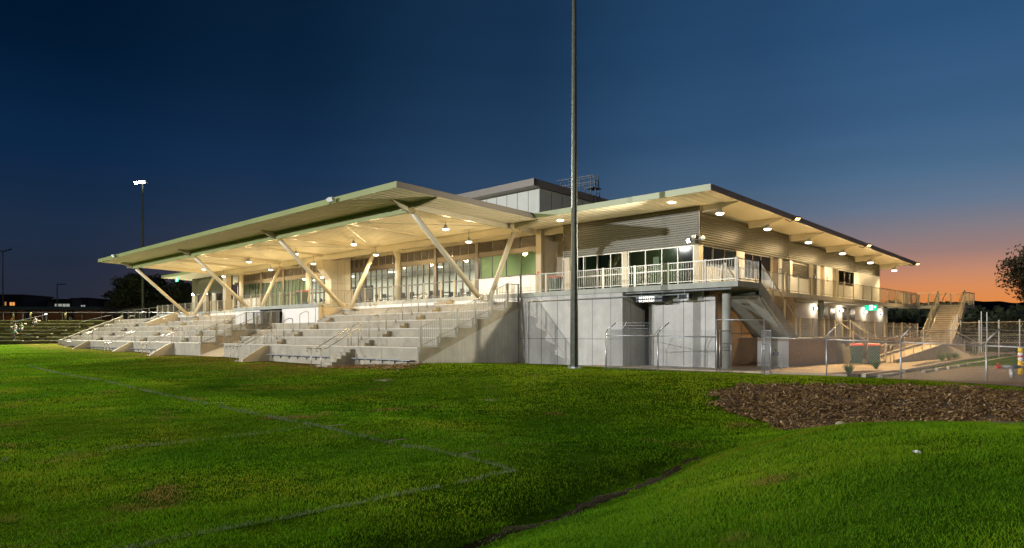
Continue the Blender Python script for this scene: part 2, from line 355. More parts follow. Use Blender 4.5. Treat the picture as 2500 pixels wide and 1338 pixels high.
# worn brown strip along the foot of the seating
sx = t.nodes.new('ShaderNodeSeparateXYZ'); t.links.new(c.outputs['Object'], sx.inputs[0])
wy = t.nodes.new('ShaderNodeMapRange'); wy.interpolation_type = 'SMOOTHSTEP'; wy.inputs['From Min'].default_value = 15.5; wy.inputs['From Max'].default_value = 20.5; t.links.new(sx.outputs['Y'], wy.inputs['Value'])
wx = t.nodes.new('ShaderNodeMapRange'); wx.interpolation_type = 'SMOOTHSTEP'; wx.inputs['From Min'].default_value = -27.5; wx.inputs['From Max'].default_value = -33; t.links.new(sx.outputs['X'], wx.inputs['Value'])
wn_ = t.nodes.new('ShaderNodeMapRange'); wn_.inputs['From Min'].default_value = .38; wn_.inputs['From Max'].default_value = .6; t.links.new(nz(.9, 6), wn_.inputs['Value'])
m1 = t.nodes.new('ShaderNodeMath'); m1.operation = 'MULTIPLY'; t.links.new(wy.outputs[0], m1.inputs[0]); t.links.new(wx.outputs[0], m1.inputs[1])
m2 = t.nodes.new('ShaderNodeMath'); m2.operation = 'MULTIPLY'; t.links.new(m1.outputs[0], m2.inputs[0]); t.links.new(wn_.outputs[0], m2.inputs[1])
mx2 = t.nodes.new('ShaderNodeMix'); mx2.data_type = 'RGBA'; t.links.new(m2.outputs[0], mx2.inputs['Factor']); t.links.new(mul.outputs['Result'], mx2.inputs['A']); mx2.inputs['B'].default_value = (.15, .085, .03, 1)
t.links.new(mx2.outputs['Result'], b.inputs['Base Color'])
bu = t.nodes.new('ShaderNodeBump'); bu.inputs['Strength'].default_value = .9; bu.inputs['Distance'].default_value = .06
t.links.new(nz(9, 8, .7), bu.inputs['Height']); t.links.new(bu.outputs[0], b.inputs['Normal'])
go = numesh('ground', V, Fq, gm, k=4); tag(go, kind='structure')

# regions of the turf
def inside(px, py, poly):
    r = np.zeros(px.shape, bool); n = len(poly)
    for i in range(n):
        x1, y1 = poly[i]; x2, y2 = poly[(i + 1) % n]
        cnd = ((y1 > py) != (y2 > py)) & (px < (x2 - x1) * (py - y1) / (y2 - y1 + 1e-12) + x1); r ^= cnd
    return r
MULCH = [at(*p) for p in [(1738, 20.4), (1745, 21.8), (1790, 22.9), (1900, 23.1), (2100, 22.9), (2300, 22.4), (2500, 21.6), (2700, 20.8), (2800, 14), (2500, 12.5), (2250, 13.0), (2050, 14.0), (1935, 15.4), (1880, 16.6), (1820, 17.6), (1770, 18.8)]]
MULCH2 = [at(*p) for p in [(730, 39.2), (800, 36.3), (880, 34.5), (950, 32.2), (985, 31.4), (1015, 32.6), (1040, 34.2), (1100, 35.8), (1180, 37.6), (1258, 39.1), (1262, 39.5), (1150, 36.9), (1020, 34.38), (900, 38.5)]]
def blades(name, rings, label, matl, mask=None, seed=1, sw=True):
    """grass blades in rings (near, far, per m2, height, width) over the wedge of turf the picture shows and a margin round it"""
    r_ = np.random.default_rng(seed); VV = []; CC = []
    for d0, d1, dens, h, w in rings:
        area = (d1 ** 2 - d0 ** 2) * 2.3 / 2; n = int(area * dens)
        d = np.sqrt(r_.uniform(d0 ** 2, d1 ** 2, n)); u = r_.uniform(-1.0, 1.3, n)
        x = d * FW[0] + d * u * RT[0]; y = d * FW[1] + d * u * RT[1]
        ok = mask(x, y)
        clump = vnoise(x, y, .22, 5) * .6 + vnoise(x, y, .8, 6) * .5
        if sw:
            ds = dswale(x, y) + (vnoise(x, y, .5, 8) - .5) * .5; ok &= ~((ds < .36) & (r_.random(n) < .80))
            bare = vnoise(x, y, .55, 11) * vnoise(x, y, 1.7, 12); ok &= (bare > .035) | (r_.random(n) < .4)
        ok &= r_.random(n) < .35 + clump
        x = x[ok]; y = y[ok]; n = len(x); z = ground(x, y) - .005; clump = clump[ok]
        hh = h * (.45 + .9 * clump) * r_.uniform(.6, 1.25, n); a = r_.uniform(0, 2 * np.pi, n)
        ww = w * r_.uniform(.6, 1.2, n); lean = r_.uniform(.15, .9, n) * hh; b = r_.uniform(0, 2 * np.pi, n)
        p0 = np.stack([x - np.cos(a) * ww, y - np.sin(a) * ww, z], 1); p1 = np.stack([x + np.cos(a) * ww, y + np.sin(a) * ww, z], 1)
        p2 = np.stack([x + np.cos(b) * lean, y + np.sin(b) * lean, z + hh], 1)
        VV.append(np.stack([p0, p1, p2], 1).reshape(-1, 3))
    VV = np.concatenate(VV); F = np.arange(len(VV)).reshape(-1, 3)
    o = numesh(name, VV, F, matl); tag(o, label, 'grass', kind='stuff'); return o
def grassmat(name, cols, rough=.5, trans=.25):
    m = bpy.data.materials.new(name); m.use_nodes = True; t = m.node_tree; b = t.nodes['Principled BSDF']
    c = t.nodes.new('ShaderNodeTexCoord')
    def nn(s, d=5):
        n = t.nodes.new('ShaderNodeTexNoise'); n.inputs['Scale'].default_value = s; n.inputs['Detail'].default_value = d; t.links.new(c.outputs['Object'], n.inputs['Vector']); return n
    r = t.nodes.new('ShaderNodeValToRGB'); e = r.color_ramp.elements
    while len(e) < len(cols): e.new(.5)
    for k, cc in enumerate(cols): e[k].position = .36 + .28 * k / (len(cols) - 1); e[k].color = (*cc, 1)
    ad = t.nodes.new('ShaderNodeMix'); ad.data_type = 'FLOAT'; ad.inputs['Factor'].default_value = .5
    t.links.new(nn(.35, 4).outputs['Fac'], ad.inputs['A']); t.links.new(nn(28, 3).outputs['Fac'], ad.inputs['B'])
    t.links.new(ad.outputs['Result'], r.inputs['Fac']); col_ = r.outputs['Color']
    if name == 'grass_blades':        # worn, dry turf along the foot of the seating, scattered thin patches, and a lamp-lit strip put into the colour
        sx = t.nodes.new('ShaderNodeSeparateXYZ'); t.links.new(c.outputs['Object'], sx.inputs[0])
        def mr_(o_, a, b_):
            q = t.nodes.new('ShaderNodeMapRange'); q.interpolation_type = 'SMOOTHSTEP'; q.inputs['From Min'].default_value = a; q.inputs['From Max'].default_value = b_; t.links.new(o_, q.inputs['Value']); return q.outputs[0]
        def mm_(a, b_, op='MULTIPLY'):
            q = t.nodes.new('ShaderNodeMath'); q.operation = op; t.links.new(a, q.inputs[0]); t.links.new(b_, q.inputs[1]); return q.outputs[0]
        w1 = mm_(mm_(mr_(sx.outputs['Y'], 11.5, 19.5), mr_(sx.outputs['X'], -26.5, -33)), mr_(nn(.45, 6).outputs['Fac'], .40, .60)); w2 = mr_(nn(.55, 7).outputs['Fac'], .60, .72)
        lit_strip = mm_(mm_(mr_(sx.outputs['Y'], 12.5, 21), mr_(sx.outputs['X'], -62, -48)), mr_(nn(.3, 5).outputs['Fac'], .2, .55)); ml = t.nodes.new('ShaderNodeMix'); ml.data_type = 'RGBA'; t.links.new(lit_strip, ml.inputs['Factor']); t.links.new(col_, ml.inputs['A']); ml.inputs['B'].default_value = (.20, .275, .010, 1); col_ = ml.outputs['Result']  # paler strip stands for lamp light falling before the stand
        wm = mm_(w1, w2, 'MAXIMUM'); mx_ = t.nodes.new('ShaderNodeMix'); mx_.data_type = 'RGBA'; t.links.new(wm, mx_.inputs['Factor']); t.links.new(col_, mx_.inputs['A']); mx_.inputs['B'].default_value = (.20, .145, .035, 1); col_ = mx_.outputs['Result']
        dk = t.nodes.new('ShaderNodeMapRange'); dk.inputs['From Min'].default_value = .35; dk.inputs['From Max'].default_value = .62; dk.inputs['To Min'].default_value = .62; dk.inputs['To Max'].default_value = 1.15; t.links.new(nn(.16, 5).outputs['Fac'], dk.inputs['Value'])
        my = t.nodes.new('ShaderNodeMix'); my.data_type = 'RGBA'; my.blend_type = 'MULTIPLY'; my.inputs['Factor'].default_value = 1; t.links.new(col_, my.inputs['A']); t.links.new(dk.outputs[0], my.inputs['B']); col_ = my.outputs['Result']
    t.links.new(col_, b.inputs['Base Color'])
    b.inputs['Roughness'].default_value = .75; b.inputs['Specular IOR Level'].default_value = .06
    tr = t.nodes.new('ShaderNodeBsdfTranslucent'); t.links.new(col_, tr.inputs['Color'])
    ms = t.nodes.new('ShaderNodeMixShader'); ms.inputs[0].default_value = trans
    t.links.new(b.outputs[0], ms.inputs[1]); t.links.new(tr.outputs[0], ms.inputs[2]); t.links.new(ms.outputs[0], t.nodes['Material Output'].inputs['Surface'])
    return m
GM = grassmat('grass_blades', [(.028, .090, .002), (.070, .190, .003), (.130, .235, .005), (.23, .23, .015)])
def turf(x, y):
    return ~inside(x, y, MULCH) & ~inside(x, y, MULCH2) & ~((y > 27.4) & (x > -26)) & ~((y > 20.6) & (x < -27.6)) & (y < 28.0) & ~((x > -15) & (y > 25.6 + (x + 15) * .12 + 1.6))
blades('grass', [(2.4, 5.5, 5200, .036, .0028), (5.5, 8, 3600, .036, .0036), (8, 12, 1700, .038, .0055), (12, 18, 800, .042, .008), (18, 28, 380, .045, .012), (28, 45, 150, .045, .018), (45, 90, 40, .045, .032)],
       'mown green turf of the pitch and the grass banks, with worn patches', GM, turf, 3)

# painted pitch lines: white blades standing in strips
def painted(name, label, a, b, w, dens, seed):
    r_ = np.random.default_rng(seed); a = np.array(a); b = np.array(b); L = np.hypot(*(b - a)); u = (b - a) / L; nrm_ = np.array([-u[1], u[0]])
    tt = []; s = 0
    while s < L:
        p = a + u * s; dd = max(5, p @ np.array(FW)); tt.append((s, dens * min(1, (9 / dd)) ** 1.2, max(1, dd / 9))); s += .5
    X = []; 
    for s, dn, k in tt:
        n = int(dn * .5 * w); X.append(np.stack([s + r_.uniform(0, .5, n), (r_.random(n) + r_.random(n) - 1) * w * .62, np.full(n, k)], 1))
    X = np.concatenate(X); x = a[0] + u[0] * X[:, 0] + nrm_[0] * X[:, 1]; y = a[1] + u[1] * X[:, 0] + nrm_[1] * X[:, 1]
    keep = vnoise(x, y, .5, 21) > .22; x = x[keep]; y = y[keep]; k = X[keep, 2]; n = len(x); z = ground(x, y)
    an = r_.uniform(0, 6.28, n); ww = .0045 * k * r_.uniform(.6, 1.2, n); h = .050 * r_.uniform(.5, 1.3, n) * np.minimum(k, 1.6); le = r_.uniform(.2, 1, n) * h; bn = r_.uniform(0, 6.28, n)
    p0 = np.stack([x - np.cos(an) * ww, y - np.sin(an) * ww, z], 1); p1 = np.stack([x + np.cos(an) * ww, y + np.sin(an) * ww, z], 1); p2 = np.stack([x + np.cos(bn) * le, y + np.sin(bn) * le, z + h], 1)
    VV = np.stack([p0, p1, p2], 1).reshape(-1, 3)
    return tag(numesh(name, VV, np.arange(len(VV)).reshape(-1, 3), GW), kind='structure')
GW = grassmat('painted_blades', [(.06, .10, .03), (.13, .17, .09), (.21, .24, .16)], .7, .15)
painted('touch_line', None, (-7.05, 7.2), (-52, 9.6), .075, 2300, 4)
painted('end_line', None, (-7.05, 7.2), (-6.9, .8), .075, 2300, 5)
painted('goal_line', None, (-13.2, 7.35), (-13.3, .5), .08, 1500, 6)

# bark mulch: thousands of small chips
def chips(name, poly, n, size, label, cols, seed, sheet=.02):
    r_ = np.random.default_rng(seed); P = np.array(poly); lo = P.min(0); hi = P.max(0)
    x = r_.uniform(lo[0], hi[0], n * 3); y = r_.uniform(lo[1], hi[1], n * 3); jx = x + (vnoise(x, y, .35, 51) - .5) * .9; jy = y + (vnoise(x, y, .35, 52) - .5) * .9; ok = inside(jx, jy, poly); x = x[ok][:n]; y = y[ok][:n]; n = len(x)
    z = ground(x, y) + sheet + r_.uniform(-.01, .035, n) + (vnoise(x, y, .6, 31) - .5) * .12
    L = size * r_.uniform(.4, 1.6, n); L[r_.random(n) < .02] *= 2.6; w = size * r_.uniform(.15, .45, n); a = r_.uniform(0, 6.28, n); ti = r_.uniform(-.7, .7, n); ro = r_.uniform(-.8, .8, n)
    dx = np.stack([np.cos(a) * np.cos(ti), np.sin(a) * np.cos(ti), np.sin(ti)], 1); sx_ = np.stack([-np.sin(a) * np.cos(ro), np.cos(a) * np.cos(ro), np.sin(ro)], 1)
    c0 = np.stack([x, y, z], 1); dx *= L[:, None] / 2; sx_ *= w[:, None] / 2
    VV = np.stack([c0 - dx - sx_, c0 + dx - sx_ * .6, c0 + dx + sx_ * .6, c0 - dx + sx_], 1).reshape(-1, 3)
    m = bpy.data.materials.new(name); m.use_nodes = True; t = m.node_tree; bb = t.nodes['Principled BSDF']; bb.inputs['Roughness'].default_value = .75
    gi = t.nodes.new('ShaderNodeNewGeometry'); rr = t.nodes.new('ShaderNodeValToRGB'); e = rr.color_ramp.elements
    while len(e) < len(cols): e.new(.5)
    for k, (p, cc) in enumerate(cols): e[k].position = p; e[k].color = (*cc, 1)
    t.links.new(gi.outputs['Random Per Island'], rr.inputs['Fac']); t.links.new(rr.outputs['Color'], bb.inputs['Base Color'])
    o = numesh(name, VV, np.arange(len(VV)).reshape(-1, 4), m, k=4); return tag(o, label, 'mulch', kind='stuff')
CH = [(0, (.045, .022, .007)), (.4, (.140, .074, .020)), (.75, (.26, .15, .042)), (.93, (.40, .27, .14)), (1, (.6, .46, .28))]
def bed(name, poly, dz, m):
    P = np.array(poly); lo = P.min(0); hi = P.max(0); st = .4
    xs = np.arange(lo[0], hi[0] + st, st); ys = np.arange(lo[1], hi[1] + st, st); X, Y = np.meshgrid(xs, ys)
    Z = ground(X, Y) + dz; ok = inside(X, Y, poly); idx = -np.ones(X.shape, int); vs = []; 
    V = np.stack([X.ravel(), Y.ravel(), Z.ravel()], 1); n = len(xs); F = []
    for j in range(len(ys) - 1):
        for i in range(len(xs) - 1):
            if ok[j, i] and ok[j, i + 1] and ok[j + 1, i] and ok[j + 1, i + 1]: F.append((j * n + i, j * n + i + 1, (j + 1) * n + i + 1, (j + 1) * n + i))
    return tag(numesh(name, V, F, M[m], k=4), kind='structure')
M['soil'] = mat('dark_soil', (.045, .022, .010), .95, 0, .4, 6, .5, 20)
bed('mulch_bed', MULCH, .012, 'soil')
_sw = SWALE; _u = (_sw[-1] - _sw[0]) / np.hypot(*(_sw[-1] - _sw[0])); _nn = np.array([-_u[1], _u[0]]) * .36
def rutbed():
    V = []; F = []; n = 90; m = 9
    for i in range(n + 1):
        t = i / n * (len(_sw) - 1); k = min(int(t), len(_sw) - 2); p = _sw[k] * (1 - t + k) + _sw[k + 1] * (t - k)
        wd = .5 + 2.2 * noise.noise(Vector((i * .21, 0, 0))) ** 2 + .5 * noise.noise(Vector((i * .5, 7, 0)))
        for j in range(m): q = p + _nn * wd * (j / (m - 1) * 2 - 1); e = abs(j / (m - 1) * 2 - 1); V.append((q[0], q[1], gz(*q) + .014 - .05 * e ** 2 + .012 * noise.noise(Vector((q[0] * 6, q[1] * 6, 0)))))
    for i in range(n):
        for j in range(m - 1): a = i * m + j; F.append((a, a + m, a + m + 1, a + 1))
    return tag(numesh('drain_rut', np.array(V), np.array(F), M['mud'], k=4), kind='structure')
M['mud'] = mat('damp_mud', (.012, .009, .004), .95, 0, .5, 9, .8, 30, spec=.05)
rutbed()
chips('bark_mulch', MULCH, 42000, .10, 'brown bark mulch filling the hollow below the chain-link fence', CH, 11)
chips('wood_chips', MULCH2, 9000, .075, 'orange wood chips heaped along the foot of the seating wall', [(0, (.10, .045, .015)), (.5, (.26, .13, .045)), (.9, (.42, .25, .10)), (1, (.6, .45, .25))], 12)
# bare dark slots beside the touch line, drain covers, rut of the swale
for i, (px, y, w) in enumerate([(1150, 1110, .42), (970, 1073, .42), (822, 1042, .42), (700, 1018, .4), (600, 999, .4), (532, 983, .4), (445, 968, .4)]):
    d = (EYE + .47) * FPX / (y - HY); x, yy = at(px, d); z = gz(x, yy)
    mb = MB(); mb.box(x - .035, x + .035, yy - w / 2, yy + w / 2, z - .03, z + .008)
    tag(mb.build('turf_slot', 'soil'), kind='structure')

# ================================================================== THE CLUBHOUSE
DK, DKB = 3.85, 3.60                       # deck top and underside
def zs(Y): return 8.29 - .036 * (Y - 19.1) # roof soffit height
CX0, CX1, CY0 = -73.2, -26.2, 18.95        # canopy
RX0, RX1, RY0, RY1 = -84.2, -15.46, 28.2, 59.6
NX = [-28.5, -42.8, -57.1, -71.3]          # frame lines
XW, YW, YG = -17.5, 30.8, 31.0             # side wall, front wall, glazed wall
B = thing('clubhouse', (-40, 30, 0), 'long two-storey clubhouse with a broad cream-lined canopy roof on slanting struts over the seating', 'building')
# roof
T = [(CX0, CY0), (CX1, CY0), (CX1, RY0), (RX1, RY0), (RX1, RY1), (RX0, RY1), (RX0, RY0), (CX0, RY0)]
mb = MB(); n = len(T)
v = [(x, y, zs(y)) for x, y in T] + [(x, y, zs(y) + .22) for x, y in T]
mb.add(v, [tuple(range(n - 1, -1, -1)), tuple(range(n, 2 * n))] + [(i, (i + 1) % n, n + (i + 1) % n, n + i) for i in range(n)])
roof = mb.build('roof', 'soffit', B)
mb = MB()
def fy(mb, x0, x1, y): mb.box(x0, x1, y - .03, y - .003, zs(y) - .03, zs(y) + .26)
fy(mb, CX0, CX1, CY0); fy(mb, CX1 + .04, RX1, RY0); fy(mb, RX0, CX0 - .04, RY0)
mb.build('front_fascia', 'fascia', roof)
mb = MB()
def fx(mb, x, y0, y1, s):
    a = x + .003 * s; b = x + .03 * s
    if a > b: a, b = b, a
    mb.hexa([(a, y0, zs(y0) - .03), (b, y0, zs(y0) - .03), (b, y1, zs(y1) - .03), (a, y1, zs(y1) - .03), (a, y0, zs(y0) + .26), (b, y0, zs(y0) + .26), (b, y1, zs(y1) + .26), (a, y1, zs(y1) + .26)])
for q_ in ((CX1, CY0 - .03, RY0 - .04, 1), (RX1, RY0 - .03, RY1, 1), (CX0, CY0 - .03, RY0 - .04, -1), (RX0, RY0 - .03, RY1, -1)): mb = MB(); fx(mb, *q_); mb.build('side_fascia', 'fasciadark', roof)
mb = MB()                                   # standing ribs of the soffit sheets
x = CX0 + .4
while x < RX1 - .1:
    y0 = CY0 + .02 if x < CX1 - .05 else RY0 + .02
    mb.hexa([(x, y0, zs(y0) - .016), (x + .022, y0, zs(y0) - .016), (x + .022, 30.6, zs(30.6) - .016), (x, 30.6, zs(30.6) - .016), (x, y0, zs(y0)), (x + .022, y0, zs(y0)), (x + .022, 30.6, zs(30.6)), (x, 30.6, zs(30.6))]); x += .45
mb.build('soffit_ribs', 'soffit', roof)
def ibeam(mb, p0, p1, h, w, t=.018, up=(0, 0, 1)):   # p: top centre line
    p0 = Vector(p0); p1 = Vector(p1); u = Vector(up)
    mb.bar(p0 - u * t / 2, p1 - u * t / 2, w, t, up); mb.bar(p0 - u * h / 2, p1 - u * h / 2, t, h - 2 * t - .002, up); mb.bar(p0 - u * (h - t / 2), p1 - u * (h - t / 2), w, t, up)
# front beam: upper section with tapered ends, lower chord between the struts
mb = MB(); zb = zs(21.5) - .004
ibeam(mb, (CX0 + 1.3, 21.5, zb), (-27.6, 21.5, zb), .26, .22)
mb.ext([(-27.6, zb), (-26.35, zb), (-26.35, zb - .07), (-27.6, zb - .26)][::-1], 'y', 21.42, 21.58)
mb.ext([(CX0 + .1, zb), (CX0 + 1.3, zb), (CX0 + 1.3, zb - .26), (CX0 + .1, zb - .07)][::-1], 'y', 21.42, 21.58)
mb.build('front_beam', 'steel', B)
MB().box(NX[3], NX[0], 21.28, 21.46, zb - .50, zb - .27).build('beam_chord', 'fascia', B)
# rear girder
mb = MB(); zg = zs(29.2) - .006
ibeam(mb, (CX0 + .6, 29.2, zg), (-28.2, 29.2, zg), .46, .24); mb.build('rear_girder', 'steel', B)
mb = MB(); ibeam(mb, (-28.2, 28.7, zs(28.7) - .006), (-26.9, 28.7, zs(28.7) - .006), .30, .18)
mb.ext([(-26.9, zs(28.7) - .006), (-26.25, zs(28.7) - .006), (-26.25, zs(28.7) - .07), (-26.9, zs(28.7) - .30)][::-1], 'y', 28.62, 28.78); mb.build('end_beam', 'steel', B)
for X in NX:
    mb = MB(); ibeam(mb, (X, 21.75, zs(21.75) - .008), (X, 28.95, zs(28.95) - .008), .32, .18)
    ibeam(mb, (X, 29.35, zs(29.35) - .008), (X, 30.7, zs(30.7) - .008), .32, .18)
    mb.build('rafter', 'steel', B)
    mb = MB(); z0 = zs(20.5)
    mb.ext([(20.35, z0 - .01), (21.25, zs(21.25) - .01), (21.25, zs(21.25) - .42), (20.9, zs(21) - .34), (20.35, z0 - .08)][::-1], 'x', X - .07, X + .07)
    mb.box(X - .12, X + .12, 20.85, 21.27, zs(21) - .46, zs(21) - .43); mb.build('strut_bracket', 'steel', B)
    MB().tube((X, 26.38, 3.42), (X, 21.62, 7.70), .145, 18).build('strut', 'steel', B, True)
    MB().tube((X, 26.95, 3.42), (X, 28.92, 7.46), .145, 18).build('strut', 'steel', B, True)
    mb = MB(); mb.box(X - .35, X + .35, 26.05, 27.12, 3.362, 3.42)
    mb.box(X - .02, X + .02, 26.2, 26.55, 3.42, 3.75); mb.box(X - .02, X + .02, 26.8, 27.1, 3.42, 3.75); mb.build('strut_shoe', 'steel', B)
for a, b in zip(NX, NX[1:]):
    xm = (a + b) / 2
    for X in (xm, ):
        mb = MB(); ibeam(mb, (X, 21.75, zs(21.75) - .008), (X, 28.95, zs(28.95) - .008), .16, .10); mb.build('purlin', 'steel', B)
    for p, q in (((a - .1, 28.8), (xm, 21.8)), ((b + .1, 28.8), (xm, 21.8))):
        MB().tube((p[0], p[1], zs(p[1]) - .12), (q[0], q[1], zs(q[1]) - .12), .014, 6).build('brace_rod', 'galv', B)
for X in (-39.9, -52.4, -65.0):
    c = MB().tube((X, 28.95, DK), (X, 28.95, 7.30), .185, 20).build('column', 'steel', B, True)
    mb = MB(); mb.box(X - .3, X + .3, 28.75, 29.15, 7.30, 7.40); mb.ext([(X - .55, 7.30), (X - .2, 7.30), (X - .2, 6.75)][::-1], 'y', 28.93, 28.97); mb.build('bracket', 'steel', c)
# side roof beams with tapered ends
for Y in (30.97, 36.03, 41.56, 47.1, 52.5, 57.9):
    z1 = zs(Y); dep = .30 if Y < 32 else .36
    mb = MB(); mb.ext([(XW + .02, z1 - .004), (XW + .02, z1 - dep), (XW + .95, z1 - dep + .02), (RX1 - .12, z1 - .06), (RX1 - .12, z1 - .004)], 'y', Y - .05, Y + .05)
    mb.ext([(XW + .02, z1 - dep), (XW + .02, z1 - dep - .02), (XW + .95, z1 - dep), (XW + .95, z1 - dep + .02)], 'y', Y - .09, Y + .09)
    mb.build('outrigger', 'steel', B)
# ------------------------------------------------ deck
mb = MB()
mb.ext([(-86, 28.26), (-14.2, 28.26), (-14.2, 30.35), (-16.2, 30.35), (-16.2, 66.3), (-16.9, 66.3), (-16.9, 60), (-86, 60)], 'z', DKB, DK)
mb.build('deck_slab', 'slab', B)
MB().box(-16.2, -12.9, 62.95, 66.3, DKB, DK - .003).build('stair_landing', 'slab', B)
MB().box(-86, -27.6, 28.30, 28.45, 3.32, DKB).build('deck_upstand', 'white', B)
# ------------------------------------------------ upper walls
def ribbed(mb, a, b, z0, z1, fixed, ax, s=1, pitch=.118, dep=.06):
    """horizontal trapezoid ribs: face at `fixed`, outward = s"""
    n = int((z1 - z0) / pitch); ps = []
    for i in range(n):
        z = z0 + i * pitch
        ps += [(0, z), (0, z + pitch * .34), (dep, z + pitch * .46), (dep, z + pitch * .88), (0, z + pitch)]
    ps = ps + [(0, z1)]
    v = []; 
    for t in (a, b):
        for d, z in ps: v.append((t, fixed - s * d, z) if ax == 'x' else (fixed + s * d, t, z))
    m = len(ps); return mb.add(v, [(i, i + 1, m + i + 1, m + i) for i in range(m - 1)])
CL = 5.97
mb = MB(); ribbed(mb, onY(1377, YW), XW, CL, 7.86, YW, 'x'); mb.box(onY(1377, YW), XW - .01, YW + .004, YW + .08, CL, 7.86); mb.build('front_cladding', 'clad', B)
mb = MB(); z_ = lambda y: zs(y) - .01
for a, b in ((YW, 41.2), (41.25, 52.6), (52.65, 57.9)): ribbed(mb, a, b, CL - .2 * 0, zs(b) - .01, XW, 'y')
mb.box(XW - .08, XW - .004, YW, 57.9, CL, 6.9); mb.box(XW - .08, XW - .004, YW, 40, 6.9, 7.5); mb.build('side_cladding', 'clad', B)
mb = MB()
for y in (41.225, 52.625): mb.box(XW, XW + .045, y - .02, y + .02, CL, zs(y) - .01)
mb.box(XW - .01, XW + .045, YW - .045, YW, CL, 7.86); mb.box(onY(1377, YW) - .05, onY(1377, YW), YW - .04, YW + .4, CL - .02, 7.87); mb.build('cladding_trim', 'louvre', B)
MB().box(-82.1, -73.2, YW, YW + .08, CL, 7.86).build('left_cladding', 'clad', B)
# windows as things of the wall: frame + pane
def window(x0, x1, z0, z1, plane, ax, mull=(), rails=(), fm='frame', gm='tint', fw=.05, name='window'):
    mb = MB()
    def b(u0, u1, w0, w1):
        if ax == 'x': mb.box(u0, u1, plane - .04, plane + .04, w0, w1)
        else: mb.box(plane - .04, plane + .04, u0, u1, w0, w1)
    b(x0, x1, z1 - fw, z1); b(x0, x1, z0, z0 + fw); b(x0, x0 + fw, z0 + fw, z1 - fw); b(x1 - fw, x1, z0 + fw, z1 - fw)
    for m_ in mull: b(m_ - fw / 2, m_ + fw / 2, z0 + fw, z1 - fw)
    xs_ = [x0 + fw] + [q for m_ in sorted(mull) for q in (m_ - fw / 2, m_ + fw / 2)] + [x1 - fw]
    for r_ in rails:
        for k in range(0, len(xs_), 2): b(xs_[k], xs_[k + 1], r_ - fw / 2, r_ + fw / 2)
    w = mb.build(name, fm, B); mb = MB(); e = fw * .4
    if ax == 'x': mb.quad((x0 + e, plane + .012, z0 + e), (x1 - e, plane + .012, z0 + e), (x1 - e, plane + .012, z1 - e), (x0 + e, plane + .012, z1 - e))
    else: mb.quad((plane - .012, x0 + e, z0 + e), (plane - .012, x1 - e, z0 + e), (plane - .012, x1 - e, z1 - e), (plane - .012, x0 + e, z1 - e))
    mb.build('pane', gm, w); return w
P1 = lambda px: onY(px, YW)
# front of the right wing
for a, b in ((1377.5, 1390), (1519, 1530.5), (1693.5, 1706)):
    MB().box(P1(a), P1(b), YW + .02, YW + .35, DK, CL).build('pier', 'beige', B)
window(P1(1391), P1(1518), DK + .05, CL - .01, YW + .1, 'x', [P1(p) for p in (1423, 1456, 1489)], (4.78,), 'railgrey')
window(P1(1531.5), P1(1692.5), DK + .05, CL - .01, YW + .1, 'x', [P1(p) for p in (1574, 1614, 1653)], (4.78,), 'railgrey')
MB().box(P1(1589), P1(1603), YW + .22, YW + .24, 4.75, 5.55).build('noticeboard', 'whitepaint', B)
# recess with the door beside the pier
MB().box(-28.46, -28.04, YW, 32.0, DK, zs(31.4) - .01).build('pier', 'beige', B)
MB().box(-28.04, -26.15, 32.0, 32.2, DK, zs(32) - .01).build('recess_wall', 'beige', B)
MB().box(-28.0, -26.25, 31.0, 31.1, 7.45, zs(31.1) - .012).build('recess_lintel', 'steel', B)
d_ = MB().box(-27.28, -26.28, 31.94, 31.99, DK, 6.0).build('door', 'frame', B)
MB().box(-27.12, -26.5, 31.925, 31.937, 4.7, 5.75).build('door_glass', 'roomwall', d_)
# side of the right wing
def sw(y0, y1, z0, z1, m='white', name='wall_panel', p=0.0): return MB().box(XW - .15, XW + p, y0, y1, z0, z1).build(name, m, B)
sw(YW + .36, 31.13, DK, CL); sw(31.14, 34.66, DK, 4.93, p=-.01)
window(31.14, 34.66, 4.94, CL - .01, XW - .05, 'y', (32.2, 33.4))
sw(34.67, 35.57, DK, CL, p=.01); sw(35.58, 38.82, DK, 4.60, p=-.01); window(35.58, 38.82, 4.61, CL - .01, XW - .05, 'y', (36.6, 37.6))
sw(38.83, 39.1, DK, CL, 'beige', p=.02)
def door(y0, y1, m, p=-.06, hy=None):
    d = MB().box(XW - .12, XW + p, y0, y1, DK + .01, CL - .01).build('door', m, B)
    yy = y1 - .1; MB().box(XW + p, XW + p + .05, yy - .07, yy, 4.85, 4.88).build('handle', 'stainless', d); return d
def louvred(y0, y1, z0, z1, name):
    mb = MB(); mb.box(XW - .03, XW + .0, y0, y0 + .05, z0, z1); mb.box(XW - .03, XW, y1 - .05, y1, z0, z1); mb.box(XW - .13, XW - .11, y0, y1, z0, z1)
    z = z0 + .02
    while z < z1 - .1:
        mb.hexa([(XW - .10, y0 + .05, z + .05), (XW - .015, y0 + .05, z), (XW - .015, y1 - .05, z), (XW - .10, y1 - .05, z + .05), (XW - .10, y0 + .05, z + .065), (XW - .015, y0 + .05, z + .018), (XW - .015, y1 - .05, z + .018), (XW - .10, y1 - .05, z + .065)]); z += .1
    return mb.build(name, 'railgrey', B)
door(39.11, 39.92, 'brownblock'); sw(39.94, 40.25, DK, CL, p=.02)
louvred(40.27, 41.46, DK + .01, CL - .01, 'louvre_door'); sw(41.48, 41.77, DK, CL, p=.02)
sw(41.78, 44.32, DK, 4.98, p=-.01); louvred(41.79, 44.32, 4.99, CL - .01, 'louvre_window')
sw(44.34, 44.93, DK, CL, 'beige', p=.02); louvred(44.95, 45.58, DK + .01, CL - .01, 'louvre_door'); sw(45.6, 46.14, DK, CL, p=.02)
